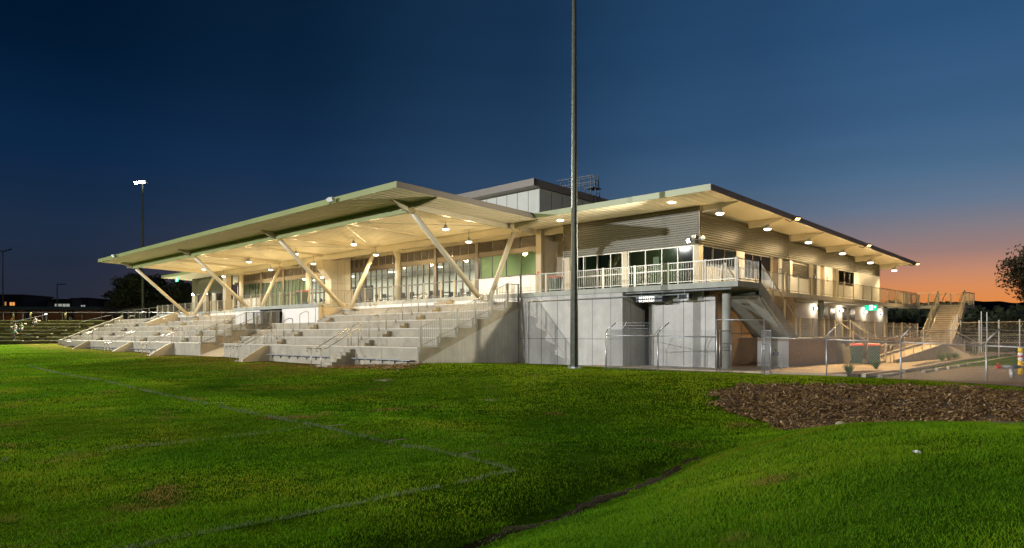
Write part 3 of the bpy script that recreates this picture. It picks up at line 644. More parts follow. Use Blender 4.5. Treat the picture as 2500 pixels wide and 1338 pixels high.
door(46.16, 46.88, 'brownblock'); sw(46.9, 48.27, DK, CL, p=.01); door(48.29, 49.1, 'beige'); sw(49.12, 49.38, DK, CL, 'beige', p=.02)
sw(49.39, 52.4, DK, 4.90, p=-.01); window(49.39, 52.4, 4.91, CL - .01, XW - .05, 'y', (50.6, 51.6)); sw(52.41, 57.95, DK, CL, p=0)
for q_ in ((-83, XW - .2, 57.7, 57.9, DK, 6.8), (-25.9, -25.8, 32.3, 57.6, DK, 7.2), (-25.7, XW - 2.6, 33.6, 33.7, DK, 7.2), (XW - 2.7, XW - 2.6, 33.7, 57.6, DK, 6.8)): MB().box(*q_).build('inner_wall', 'roomgreen', B)
M['blue'] = mat('blue_sign', (.04, .10, .35), .5)
for y_, z_0 in ((40.1, 5.05), (45.3, 5.0), (47.3, 5.0)):
    sg = MB().box(XW + .021, XW + .032, y_ - .12, y_ + .12, z_0, z_0 + .34).build('door_sign', 'blue', B); MB().box(XW + .0325, XW + .036, y_ - .04, y_ + .04, z_0 + .06, z_0 + .26).build('sign_symbol', 'whitepaint', sg)
MB().box(-28.32, -28.20, YW - .03, YW - .002, 5.18, 5.30).build('fire_call_point', 'red', B)
# ------------------------------------------------ glazed wall under the canopy
G1 = lambda px: onY(px, YG)
LT, LB, HD, SL = 7.57, 6.88, 6.60, 5.18
mb = MB(); mb.box(-71.2, -28.47, YG + .03, YG + .2, LT, zs(31.2) - .015); mb.build('upper_wall_band', 'beige', B)
mb = MB(); mb.box(-71.2, -28.47, YG - .02, YG + .06, HD, LB); mb.build('transom', 'louvre', B)
bays = [(1168, 1308, 'w'), (1065, 1162, 'd'), (977.5, 1061, 'd'), (891, 974, 'd'), (826, 888, 'd'), (751, 800, 'd'), (694, 748, 'd'), (640, 691, 'd'), (581, 637, 'w')]
for a, b, k in bays:
    x0, x1 = G1(a), G1(b); W_ = x1 - x0
    # louvre panels over
    nn = 4 if k == 'w' else 5
    for i in range(nn):
        u0 = x0 + W_ * i / nn + .05; u1 = x0 + W_ * (i + 1) / nn - .05; mb = MB(); z = LB + .02
        mb.box(u0, u1, YG + .05, YG + .07, LB, LT - .03)
        while z < LT - .08: mb.hexa([(u0, YG - .03, z), (u1, YG - .03, z), (u1, YG + .045, z + .06), (u0, YG + .045, z + .06), (u0, YG - .03, z + .015), (u1, YG - .03, z + .015), (u1, YG + .045, z + .075), (u0, YG + .045, z + .075)]); z += .095
        mb.build('louvre', 'louvre', B)
    if k == 'w':
        MB().box(x0, x1, YG, YG + .15, DK, SL - .01).build('sill_wall', 'white', B)
        window(x0, x1, SL, HD, YG + .05, 'x', [x0 + W_ * i / 4 for i in (1, 2, 3)], (), 'frame', 'glass', .035)
    else:
        nn = 6 if W_ > 3.5 else 5
        window(x0 + .02, x1 - .02, DK + .01, HD, YG + .05, 'x', [x0 + W_ * i / nn for i in range(1, nn)], (5.14,), 'frame', 'glass', .085, name='folding_door')
for p in (1165, 1063.2, 976, 889.5, 800.5, 749.5, 692.5, 638.5): MB().box(G1(p) - .14, G1(p) + .14, YG - .06, YG + .12, DK, LT).build('mullion_post', 'louvre', B)
# fin wall at the middle, corbelled forward at the top
z = zs(29)
mb = MB(); mb.ext([(29.16, DK), (YG - .07, DK), (YG - .07, 7.85), (29.5, 7.44), (28.35, 7.44), (28.35, 6.78), (29.16, 5.9)], 'x', -49.95, -49.1); mb.build('fin_wall', 'beige', B)
mb = MB()
for y in (29.75, 30.4): mb.box(-49.1, -49.096, y - .008, y + .008, DK, 7.4)
mb.box(-49.1, -49.096, 29.2, 30.9, 5.6, 5.615); mb.build('fin_joints', 'louvre', B)
# rooms behind the glass
for q_ in ((-71.1, -34.0, 42, 42.1, DK, 7.4), (-71.2, -71.1, YG + .3, 42, DK, 7.4), (-33.95, -33.85, YG + .3, 42, DK, 7.4)): MB().box(*q_).build('room_wall', 'roomwall', B)
MB().box(-71.1, -34.0, YG + .25, 42, 7.4, 7.45).build('room_ceiling', 'roomwall', B)
MB().box(-71.1, -28.5, YG + .1, 42, DK + .002, DK + .012).build('room_floor', 'carpet', B)
mb = MB(); mb.box(-33.8, -28.5, 35.2, 35.3, DK, 7.4); mb.box(-28.55, -28.47, YG + .3, 35.2, DK, 7.4); mb.box(-33.84, -33.8, YG + .3, 35.2, DK, 7.4); mb.build('green_room_wall', 'roomgreen', B)
MB().box(-33.8, -28.56, YG + .25, 35.2, 7.3, 7.35).build('green_room_ceiling', 'roomwall', B)
d_ = MB().box(-31.3, -30.35, 35.15, 35.19, DK + .02, 6.15).build('room_door', 'darkmetal', B); MB().box(-30.75, -30.45, 35.13, 35.15, 5.92, 5.98).build('door_closer', 'galv', d_)
MB().box(onY(637, YG), onY(637, YG) + .08, YG + .3, 36, DK, 7.4).build('partition', 'roomgreen', B)
MB().box(-71, onY(637, YG) - .01, 33.4, 33.5, DK, 7.4).build('kitchen_wall', 'roomgreen', B)
MB().box(-58, -53.5, 36, 36.1, DK, 6.0).build('room_screen', 'darkmetal', B)
for x in range(-68, -35, 7):
    for y in (34, 38.5): light('AREA', 'room_downlight', (x, y, 7.34), 420, (1, .93, .78), .3, (x, y, 0)).data.size = .5
light('AREA', 'room_downlight', (-31, 33.2, 7.25), 260, (1, .93, .75), .3, (-31, 33.2, 0)).data.size = .4
for x in range(-68, -35, 7):
    for y in (34, 38.5): MB().box(x - .25, x + .25, y - .25, y + .25, 7.37, 7.395).build('ceiling_light', 'e_room', B)
MB().box(-31.25, -30.75, 32.95, 33.45, 7.27, 7.295).build('ceiling_light', 'e_room', B)
light('AREA', 'office_fill', (-20.8, 32.2, 7.1), 14, (.85, 1, .8), .3, (-20.8, 32.2, 0)).data.size = .6  # added dim fills, keep the tinted windows from going black
light('AREA', 'office_fill', (-18.8, 40, 6.9), 10, (1, .9, .7), .3, (-18.8, 40, 0)).data.size = .6
# left wing far end
for a in (-82.1, -79.0, -76.5): MB().box(a, a + .9, YW, YW + .3, DK, CL).build('left_pier', 'steel', B)
window(-75.5, -73.3, DK + .05, CL - .01, YW + .1, 'x', (-74.9, -74.3, -73.8))
MB().box(-73.2, -72.5, YW - .2, YW + .4, DK, 7.7).build('left_pier', 'beige', B)
MB().box(-81.1, -76.6, YW + .4, YW + .5, DK, CL).build('left_wall', 'louvre', B)
MB().box(-82.4, -72.6, YW + .5, YW + .6, DK, 7.7).build('left_inner_wall', 'darkmetal', B)
# ------------------------------------------------ clerestory with roof and access ladder
cx, cy, c1 = -31.05, 34.0, 50.0
mb = MB(); mb.hexa([(-60, cy, 7.6), (cx, cy, 7.6), (cx, c1, 7.0), (-60, c1, 7.0), (-60, cy, 11.2), (cx, cy, 11.2), (cx, c1, 10.65), (-60, c1, 10.65)]); cl = mb.build('clerestory', 'galvpole', B)
M['cpanel'] = mat('clerestory_panel', (.40, .41, .37), .5, 0, .05, .8); cl.data.materials[0] = M['cpanel']
mb = MB()
for i in range(16): mb.box(cx - .05 - i * 1.02, cx - .02 - i * 1.02, cy - .012, cy - .002, 7.6, 11.18)
for i in range(14): mb.box(cx + .002, cx + .012, cy + .05 + i * 1.1, cy + .08 + i * 1.1, 7.6, 11.1 - i * .038)
mb.build('panel_joints', 'darkmetal', cl)
mb = MB(); mb.hexa([(-62, 33.2, 11.26), (-30.85, 33.2, 11.26), (-30.85, 51, 10.6), (-62, 51, 10.6), (-62, 33.2, 11.72), (-30.85, 33.2, 11.72), (-30.85, 51, 11.06), (-62, 51, 11.06)]); mb.build('clerestory_roof', 'fasciadark', B)
mb = MB()
for dx in (0, .42): mb.bar((-29.9, 39.0 + dx, 7.6), (-30.4, 39.0 + dx, 12.75), .05, .06, (0, 1, 0))
for i in range(16): mb.tube((-29.9 - .5 * i / 16.5, 39.0, 7.9 + i * .3), (-29.9 - .5 * i / 16.5, 39.42, 7.9 + i * .3), .016, 6)
mb.box(-31.0, -30.3, 38.7, 39.7, 11.86, 11.92)
for z in (12.35, 12.8):
    mb.bar((-30.4, 39.0, z), (-33.6, 38.6, z), .045, .045); mb.bar((-30.4, 39.42, z), (-33.0, 39.4, z), .045, .045)
for x in (-30.6, -31.6, -32.6, -33.4): mb.bar((x, 38.85, 11.4), (x, 38.85, 12.8), .045, .045, (0, 1, 0)); mb.bar((x, 39.4, 11.4), (x, 39.4, 12.8), .045, .045, (0, 1, 0))
mb.build('roof_ladder', 'darkmetal', B)
# ------------------------------------------------ ground floor
GF = 3.598
mb = MB(); mb.box(-27.5, -20.33, 28.33, 28.6, -.3, GF); w1 = mb.build('ground_wall', 'precast', B)
mb = MB(); mb.box(-20.6, -20.33, 28.6, 33, -.3, GF); mb.build('ground_wall', 'precast', B)
mb = MB(); mb.box(onY(1584, 29.7), onY(1746, 29.7), 29.7, 29.95, -.3, 3.35); mb.build('ground_wall', 'precast', B)
for q_ in ((-20.3, -17.1, 33, 33.2, -.3, GF), (-16.75, -16.5, 29.96, 39.7, -.3, GF)): MB().box(*q_).build('ground_wall', 'brownblock', B)
MB().box(-18.45, -18.2, 39.7, 61.5, 1.0, GF).build('ground_wall', 'precast', B)
mb = MB(); jy = 28.326
for px in (1322, 1361, 1408, 1446, 1491): x = onY(px, jy); mb.box(x - .012, x + .012, jy, jy + .002, -.2, GF)
mb.box(-27.4, -20.34, jy, jy + .002, 1.27, 1.292)
for px in (1619, 1669, 1722): x = onY(px, 29.696); mb.box(x - .012, x + .012, 29.694, 29.697, -.2, 3.34)
for px in (1540, 1570): y = onX(px, -20.326); mb.box(-20.327, -20.324, y - .012, y + .012, -.2, GF)
for y in (31.4, 33.2, 35.2, 37.4): mb.box(-16.497, -16.494, y - .012, y + .012, -.1, GF)
mb.box(-16.497, -16.494, 30, 39.6, 1.55, 1.57)
mb.build('panel_joints', 'darkmetal', w1)
MB().tube((-15.3, 29.35, -.15), (-15.3, 29.35, DKB), .19, 20).build('round_column', 'slab', B, True)
for y in (44.3, 56.7): MB().tube((-16.75, y, 1.2), (-16.75, y, DKB), .17, 16).build('round_column', 'slab', B, True)
mb = MB(); mb.box(-19.9, -16.6, 29.5, 29.66, 3.30, 3.59); mb.build('lintel_beam', 'slab', B)
for a, b in ((48.1, 49.25), (49.75, 50.6), (52.1, 52.9), (53.4, 54.6)): MB().box(-18.2, -18.17, a, b, 1.35, 3.45).build('ground_door', 'frame', B)
for y in (37.6, 38.3): MB().box(-16.49, -16.3, y, y + .55, 2.3, 3.1).build('meter_box', 'louvre', B)
# stair up to the deck (outside the side walkway)
def stairs(name, x0, x1, ya, yb, za, zb, n, matn, axis_='y', stringer=.05):
    mb = MB(); 
    for i in range(n):
        u0 = ya + (yb - ya) * i / n; u1 = ya + (yb - ya) * (i + 1) / n; z1 = za + (zb - za) * (i + 1) / n; z0 = z1 - abs(zb - za) / n - .16
        if zb < za: z1 = za + (zb - za) * (i) / n; z1 -= abs(zb - za) / n; z0 = z1 - .2
        lo, hi = min(u0, u1), max(u0, u1)
        if axis_ == 'y': mb.box(x0, x1, lo + (.05 if yb > ya else 0), hi - .0006 + (.05 if yb > ya else 0), z0, z1 - .05); mb.box(x0, x1, lo, hi - .0006, z1 - .0495, z1)
        else: mb.box(lo, hi - .0006, x0, x1, z0, z1)
    o = mb.build(name, matn, B)
    if axis_ == 'y':
        mb = MB()
        for i in range(n): u0 = ya + (yb - ya) * i / n; z1 = za + (zb - za) * (i + 1) / n; s_ = 1 if yb > ya else -1; a_, b_ = sorted((u0 - s_ * .004, u0 + s_ * .05)); mb.box(x0 + .02, x1 - .02, a_, b_, z1 - .045, z1 + .004)
        mb.build('light_shade_nosing', 'louvre', o)  # dark strips stand in for the shadow lines at the tread lips
    return o
stairs('stair_flight', -15.85, -14.25, 34.35, 30.36, 1.32, DK, 15, 'slab')
mb = MB()
mb.ext([(30.36, 3.86), (34.4, 1.36), (34.4, 1.02), (34.0, 1.02), (30.36, 3.28)][::-1], 'x', -14.245, -14.12); mb.ext([(30.36, 3.86), (34.4, 1.36), (34.4, 1.02), (34.0, 1.02), (30.36, 3.28)][::-1], 'x', -16.0, -15.86)
mb.build('stair_stringer', 'slab', B)
mb = MB(); mb.ext([(30.36, 3.30), (34.1, 1.0), (34.1, .92), (30.36, 3.2)][::-1], 'x', -15.858, -14.25); mb.build('stair_soffit', 'slab', B)
# ground platform, second flight, ramp, far landing
PL = 1.32
mb = MB(); mb.box(-18.2, -14.0, 33.05, 43.0, -.25, PL); mb.box(-18.2, -15.0, 43.0, 62.0, -.25, PL - .002); mb.build('platform', 'brownblock', B)
MB().box(-15.6, -14.005, 33.035, 33.049, -.2, PL - .14).build('platform_end_panel', 'precast', B)
MB().box(-18.1, -13.96, 33.0, 43.0, PL + .001, PL + .03).build('platform_top', 'slab', B)
mb = MB(); n = 8
for i in range(n): x0 = -13.99 + .22 * i; mb.box(x0, x0 + .2194, 39.2, 41.4, -.25, PL - (i + 1) * (PL + .1) / (n + 1))
mb.build('lower_stair', 'slab', B)
mb = MB(); mb.hexa([(-13.3, 42, -.25), (-12.0, 42, -.25), (-12.0, 53, -.25), (-13.3, 53, -.25), (-13.3, 42, -.02), (-12.0, 42, -.02), (-12.0, 53, .82), (-13.3, 53, .82)])
mb.box(-15.0, -12.0, 53, 58.7, -.25, .84); mb.build('ramp', 'paving', B)
mb = MB()
for x in (-12.0, -13.45): mb.hexa([(x, 42, -.2), (x + .15, 42, -.2), (x + .15, 53, -.2), (x, 53, -.2), (x, 42, .12), (x + .15, 42, .12), (x + .15, 53, .97), (x, 53, .97)])
mb.build('ramp_kerb', 'kerb', B)
mb = MB()
for i in range(5): mb.box(-11.99 + .3 * i, -11.6906 + .3 * i, 53.2, 55.4, -.25, .84 - (i + 1) * .165)
mb.hexa([(-12, 53.0, -.25), (-10.4, 53.0, -.25), (-10.4, 53.19, -.25), (-12, 53.19, -.25), (-12, 53.0, .9), (-10.4, 53.0, .05), (-10.4, 53.19, .05), (-12, 53.19, .9)])
mb.build('end_steps', 'kerb', B)
stairs('far_stair', -14.6, -12.95, 58.7, 62.94, .84, DK, 18, 'kerb')
mb = MB(); 
for x in (-14.75, -12.94): mb.ext([(58.7, .95), (62.94, 3.95), (62.94, 3.5), (59.2, .5), (58.7, .5)][::-1], 'x', x, x + .14)
mb.box(-14.5, -13.1, 62.0, 62.9, -.1, 3.2); mb.build('far_stair_side', 'kerb', B)
# ------------------------------------------------ balustrades: each run is a part with posts, rails and bars
def balustrade(pts, posts, h=1.0, gap=.125, name='balustrade', foot=.0, m='railgrey', top=True):
    """pts: (x,y,z) floor line; posts: parameters in metres along it"""
    P = [Vector(p) for p in pts]; mb = MB(); L = [0]
    for a, b in zip(P, P[1:]): L.append(L[-1] + (b - a).length)
    def at_(s):
        for k in range(len(P) - 1):
            if s <= L[k + 1] + 1e-6:
                return P[k].lerp(P[k + 1], (s - L[k]) / (L[k + 1] - L[k]))
        return P[-1].copy()
    U = Vector((0, 0, 1))
    for a, b in zip(P, P[1:]):
        mb.bar(a + U * (h - .02), b + U * (h - .02), .045, .035); mb.bar(a + U * .09, b + U * .09, .03, .03)
    n = int(L[-1] / gap)
    for i in range(1, n):
        p = at_(i * L[-1] / n); mb.box(p.x - .0065, p.x + .0065, p.y - .0065, p.y + .0065, p.z + .1, p.z + h - .035)
    o = mb.build(name, m, B)
    ps = [L[-1] * i / posts for i in range(posts + 1)] if isinstance(posts, int) else posts
    for s in ps:
        p = at_(s); MB().box(p.x - .035, p.x + .035, p.y - .035, p.y + .035, p.z - foot, p.z + h + .03).build('post', 'steel' if m == 'railgrey' else m, o)
    return o
FY = 28.30
balustrade([(-27.3, FY, DK), (-14.25, FY, DK)], [0, 1.5] + [onY(p, FY) + 27.3 for p in (1332.5, 1471.5, 1548.5, 1632, 1722.5)] + [13.0])
balustrade([(-31.2, FY, DK), (-27.3, FY, DK)], 2)
balustrade([(-44.7, FY, DK), (-34.4, FY, DK)], 6); balustrade([(-33.1, FY, DK), (-31.3, FY, DK)], 1)
balustrade([(-85.8, FY, DK), (-58.8, FY, DK)], 16)
balustrade([(-58.7, 25.46, 3.76), (-44.78, 25.46, 3.76), (-44.78, 28.2, 3.76)], 10)
balustrade([(-14.25, FY, DK), (-14.2, 30.4, DK)], 1); balustrade([(-14.2, 30.4, DK), (-14.2, 34.4, 1.36)], 3, foot=.15)
balustrade([(-15.9, 30.4, DK), (-15.9, 34.4, 1.36)], 3)
balustrade([(-16.22, 28.9, DK), (-16.22, 62.7, DK)], 19)
balustrade([(-16.2, 62.75, DK), (-14.65, 62.85, DK)], 1); balustrade([(-12.95, 63.0, DK), (-12.95, 66.2, DK)], 2); balustrade([(-16.2, 66.25, DK), (-12.95, 66.25, DK)], 2); balustrade([(-16.9, 60, DK), (-16.9, 66.2, DK)], 3)
balustrade([(-14.7, 58.7, .95), (-14.7, 62.9, 3.95)], 2, foot=.1); balustrade([(-12.9, 58.7, .95), (-12.9, 62.9, 3.95)], 2, foot=.1)
balustrade([(-14.03, 34.5, PL), (-14.03, 39.15, PL)], 3); balustrade([(-14.03, 41.45, PL), (-14.03, 43, PL)], 1); balustrade([(-15.05, 43.1, PL), (-15.05, 58.6, PL)], 8)
balustrade([(-14.03, 39.17, PL), (-12.2, 39.17, .0)], 2); balustrade([(-14.03, 41.43, PL), (-12.2, 41.43, .0)], 2)
def handrail(pts, posts, r=.021, name='handrail', parent=None, m='stainless'):
    mb = MB(); mb.path(pts, r, 7)
    for a, b in posts: mb.tube(a, b, r * .9, 7)
    return mb.build(name, m, parent or B, True)
for y in (39.4, 41.2): handrail([(-14.4, y, 2.28), (-14.0, y, 2.28), (-12.3, y, .95), (-11.75, y, .95), (-11.6, y, .9), (-11.62, y, .78), (-11.75, y, .74)], [((-11.9, y, .93), (-11.9, y, -.1))])
for x in (-11.95, -13.4):
    handrail([(x, 41.6, .9), (x, 42, .92), (x, 53, 1.78), (x, 54.5, 1.80)], [((x, 42 + 1.83 * i, .9 + .079 * 1.83 * i), (x, 42 + 1.83 * i, .079 * 1.83 * i)) for i in range(7)])
for y in (53.1, 55.5): handrail([(-12.0, y, 1.78), (-10.6, y, .95), (-10.1, y, .95), (-10.1, y, .80)], [((-10.9, y, 1.1), (-10.9, y, -.1)), ((-10.3, y, .95), (-10.3, y, -.1))])
for x in (-14.2, -13.05): handrail([(x, 58.5, 1.7), (x, 62.9, 4.78), (x, 63.2, 4.78), (x, 63.25, 4.65)], [])
# pipes and plant on and under the deck edge
mb = MB(); xa = onY(1287, 28.2); mb.tube((xa, 28.2, -.1), (xa, 28.2, 3.36), .03, 8); mb.tube((xa, 28.2, 3.36), (-16.55, 28.2, 3.36), .03, 8)
for px in (1370, 1446, 1566, 1617, 1671): x = onY(px, 28.2); mb.tube((x, 28.2, 3.36), (x, 28.2, 3.6), .01, 6)
mb.build('water_pipe', 'galv', B); MB().tube((-20.2, 28.45, 3.53), (-14.6, 28.45, 3.53), .04, 8).build('drain_pipe', 'galv', B)
mb = MB(); mb.tube((onY(1283, 28.22), 28.22, 3.4), (onY(1283, 28.22), 28.22, -.1), .045, 8); mb.build('downpipe', 'beige', B)
mb = MB(); mb.tube((-17.9, 43.5, 3.5), (-17.0, 45, 3.5), .03, 7); mb.tube((-17.0, 45, 3.5), (-16.9, 56, 3.5), .035, 7); mb.build('soffit_pipe', 'galv', B)

# ================================================================== SEATING TERRACE
TB = thing('seating_terrace', (-50, 24, 0), 'stepped concrete seating terrace under the canopy, with aisle steps and steel handrails', 'terrace')
TY = [21.15, 22.40, 23.60, 24.80, 26.00, 27.20, 28.28]; TZ = [.87, 1.37, 1.865, 2.36, 2.855, 3.352]
RXA, RXB, LXA, LXB = -50.39, -27.5, -98.3, -54.74
for i in range(6):
    for x0, x1 in ((RXA, RXB), (LXA, LXB)):
        mb = MB(); zl = -.35
        mb.box(x0, x1, TY[i], TY[i + 1] - .0005, zl, TZ[i] - .056); mb.box(x0, x1, TY[i] + .10, TY[i + 1] - .021, TZ[i] - .0345, TZ[i])
        tr = mb.build('tier', 'concrete', TB); MB().box(x0, x1, TY[i] - .03, TY[i] + .099, TZ[i] - .055, TZ[i]).build('edge', 'light_shade_nosing', tr); mb = MB(); x = x1 - 3.1 - (i % 2) * 1.3
        while x > x0 + .5: mb.box(x - .012, x + .012, TY[i] - .004, TY[i] + .002, (TZ[i - 1] if i else -.2), TZ[i] - .056); x -= 5.15
        mb.build('joint', 'louvre', tr)
mb = MB()                                     # raking end wall, ribbed, set back under the tier ends
mb.ext([(21.30, -.3), (28.27, -.3), (28.27, 3.0), (21.30, .12)], 'x', -27.499, -27.46)
e1 = mb.build('end_wall', 'precast', TB)
mb = MB(); ext_ = []
mb.ext([(21.13, -.3), (21.32, -.3), (21.32, .14), (28.27, 3.02), (28.27, 3.35), (27.2, 3.35), (27.2, 2.85), (26, 2.85), (26, 2.355), (24.8, 2.355), (24.8, 1.86), (23.6, 1.86), (23.6, 1.365), (22.4, 1.365), (22.4, .865), (21.13, .865)], 'x', -27.459, -27.40)
mb.build('raking_edge', 'concrete', TB)
mb = MB()
for i in range(24): y = 21.8 + i * .27; zt = .12 + (y - 21.3) * .413 - .06; mb.box(-27.462, -27.456, y - .006, y + .006, -.2, zt)
mb.build('rib_lines', 'slab', e1)
mb = MB(); mb.ext([(21.15, -.3), (28.3, -.3), (28.3, 3.95), (21.15, .80)], 'x', LXA - .22, LXA - .001); mb.build('end_wall', 'concrete', TB)
mb = MB(); mb.ext([(24.0, 2.37), (27.1, 2.87), (27.1, 3.95), (24.0, 2.72)], 'x', -76.2, -76.0); mb.build('parapet', 'beige', TB)
# aisles
def aisle(xr, wing, rows=6, top=True, w=1.15):
    xl = xr - w
    for k in range(1, rows):
        mb = MB(); z0 = TZ[k - 1]; 
        mb.box(xl, xr, TY[k] - .62, TY[k] - .32, z0 + .001, z0 + .165); mb.box(xl, xr, TY[k] - .319, TY[k] - .021, z0 + .001, z0 + .33)
        mb.build('aisle_step', 'concrete', TB)
    if top:
        mb = MB(); mb.box(xl, xr, 27.64, 27.94, TZ[5] + .001, TZ[5] + .165); mb.box(xl, xr, 27.941, 28.24, TZ[5] + .001, TZ[5] + .33); mb.build('aisle_step', 'concrete', TB)
    mb = MB()
    for i in range(6): mb.box(xl, xr, 21.13 - .28 * (6 - i), 21.13 - .28 * (5 - i) - .001, -.45, -.16 + .172 * i)
    mb.build('front_steps', 'concrete', TB)
    if wing: MB().ext([(19.35, -.4), (21.13, -.4), (21.13, .78), (20.8, .78), (19.35, -.10)], 'x', xr + .002, xr + .22).build('wing_wall', 'beige', TB)
    for x in (xl - .02, xr - .12):
        mb = MB(); mb.path([(x, 18.95, .60), (x, 18.86, .66), (x, 18.9, .76), (x, 19.45, .76), (x, 21.5, 1.86)], .026, 8); mb.tube((x, 19.15, .76), (x, 19.15, -.5), .026, 8); mb.tube((x, 21.45, 1.83), (x, 21.45, .87), .026, 8)
        mb.build('handrail', 'stainless', TB, True)
    for k in range(1, rows):
        y = TY[k] - .74; z = TZ[k - 1]; x = xl - .03
        mb = MB(); mb.path([(x, y, z), (x, y, z + 1.02), (x, y + .06, z + 1.09), (x, y + .36, z + 1.25), (x, y + .6, z + 1.25), (x, y + .66, z + 1.2), (x, y + .66, z + .0)], .026, 8); mb.build('hoop_rail', 'stainless', TB, True)
aisle(-33.15, False); aisle(-43.5, True, 5, False); aisle(-60.5, True); aisle(-70.8, True); aisle(-84.9, True, 6)
MB().box(-44.65, -43.5, 26.66, 26.98, 2.856, 3.02).build('aisle_step', 'concrete', TB)
# players' ramp through the terrace and the room over it
mb = MB(); mb.hexa([(RXA, 20.9, -.4), (LXB, 20.9, -.4), (LXB, 25.4, -.4), (RXA, 25.4, -.4), (RXA, 20.9, -.16), (LXB, 20.9, -.16), (LXB, 25.4, 1.55), (RXA, 25.4, 1.55)][::1]); mb.build('tunnel_ramp', 'beige', TB)
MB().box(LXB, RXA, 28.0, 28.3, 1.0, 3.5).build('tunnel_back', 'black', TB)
for a_, b_ in ((LXB - .001, LXB + .02), (RXA - .02, RXA + .001)): MB().box(a_, b_, 25.7, 28, 1, 3.5).build('tunnel_wall', 'brownblock', TB)
mb = MB(); mb.box(LXB + .02, LXB + .1, 21.2, 25.4, -.3, .0); mb.build('ramp_edge', 'kerb', TB)
mb = MB(); mb.box(-58.8, -44.7, 25.42, 28.27, 3.50, 3.755); mb.build('balcony_slab', 'slab', TB)
MB().box(-58.6, -54.0, 25.6, 25.8, 2.37, 3.499).build('balcony_wall', 'white', TB); MB().box(RXA + .1, -44.9, 25.6, 25.8, 2.37, 3.499).build('balcony_wall', 'white', TB)
MB().box(-44.9, -44.72, 25.6, 28.2, 2.37, 3.499).build('balcony_side', 'beige', TB)
MB().box(-54.0, RXA + .1, 25.8, 25.9, 3.3, 3.499).build('tunnel_lintel', 'darkmetal', TB)
MB().box(-54.0, RXA, 27.9, 27.95, 1.5, 3.4).build('tunnel_door', 'frame', TB)
def stepped_rail(X, ys, zs_, parent, post='railgrey'):
    """sloping top rail, level bottom rails over each tier, a rail up the slope between"""
    mb = MB(); H = 1.0
    for k in range(len(ys) - 1):
        ya, yb, za, zb_ = ys[k], ys[k + 1], zs_[k], zs_[k + 1]
        mb.bar((X, ya, za + H - .02), (X, yb, zb_ + H - .02), .045, .035); mb.bar((X, ya, za + .07), (X, yb, zb_ + .07), .03, .03); mb.bar((X, ya, za + .055), (X, yb, za + .055), .03, .03)
        n = 10
        for i in range(1, n): t = i / n; y = ya + (yb - ya) * t; mb.box(X - .009, X + .009, y - .009, y + .009, za + .07, za + (zb_ - za) * t + H - .03)
    o = mb.build('balustrade', post, parent)
    for y, z in zip(ys, zs_): MB().box(X - .04, X + .04, y - .045, y + .045, z - .30, z + H + .02).build('post', 'railgrey', o)
stepped_rail(-27.34, [21.2, 22.45, 23.65, 24.85, 26.05, 27.25], [.87, 1.37, 1.865, 2.36, 2.855, 3.352], TB)
mb = MB(); X = -27.34
for a, b in (((27.25, 4.33), (28.15, 4.33)), ((27.25, 3.43), (28.15, 3.43))): mb.bar((X, a[0], a[1]), (X, b[0], b[1]), .045, .035)
for i in range(8): mb.box(X - .009, X + .009, 27.35 + i * .1, 27.368 + i * .1, 3.43, 4.33)
mb.box(X - .04, X + .04, 28.1, 28.19, 3.1, 4.36); mb.build('balustrade', 'railgrey', TB)
for X in (LXB + .03, RXA - .03): stepped_rail(X, [21.2, 22.4, 23.6, 24.75, 25.4], [.84, 1.33, 1.83, 2.32, 2.34], TB)
handrail([(RXA - .15, 20.9, .78), (RXA - .15, 24.7, 2.3)], [], .024, 'handrail', TB); handrail([(LXB + .15, 20.9, .78), (LXB + .15, 24.7, 2.3)], [], .024, 'handrail', TB)
mb = MB()
for i in range(30): x = LXB + .15 + i * .145; mb.box(x - .01, x + .01, 25.35, 25.37, 1.6, 3.3)
mb.box(LXB + .05, RXA - .05, 25.34, 25.38, 3.28, 3.33); mb.box(LXB + .05, RXA - .05, 25.34, 25.38, 1.6, 1.65); mb.build('tunnel_gate', 'railgrey', TB)
# rails along the front wall by the ramp
for x0, x1 in ((-60.2, LXB + .02), (RXA - .02, -44.8)):
    mb = MB(); mb.bar((x0, 21.2, 1.85), (x1, 21.2, 1.85), .05, .05); n = 4
    for i in range(n): x = x0 + (x1 - x0) * (i + .5) / n; mb.tube((x, 21.2, .87), (x, 21.2, 1.83), .02, 6)
    mb.build('front_rail', 'railgrey', TB)
for k, (x0, x1, lb) in enumerate(((-33.0, -27.7, 'short aluminium bench along the wall at the right end of the seating'), (-43.1, -34.5, 'long aluminium bench between the two right-hand front steps'), (-70.4, -61.9, 'aluminium bench on the wall left of the dark raking wing wall'), (-84.6, -72.2, 'long aluminium bench along the front wall beyond the fourth steps'), (-97.8, -86.3, 'aluminium bench at the far left end of the new seating'))):
    T_ = thing('bench', ((x0 + x1) / 2, 20.95, -.2), lb, 'bench', 'benches along the foot of the seating')
    mb = MB()
    for j in range(3): mb.box(x0, x1, 20.80 + j * .1, 20.885 + j * .1, .20, .235)
    mb.build('seat', 'alu', T_); x = x0 + .3
    while x < x1:
        mb = MB(); mb.box(x - .03, x + .03, 20.8, 21.13, .155, .199); mb.box(x - .03, x + .03, 21.06, 21.13, .0, .154); mb.build('bracket', 'alu', T_); x += 1.1

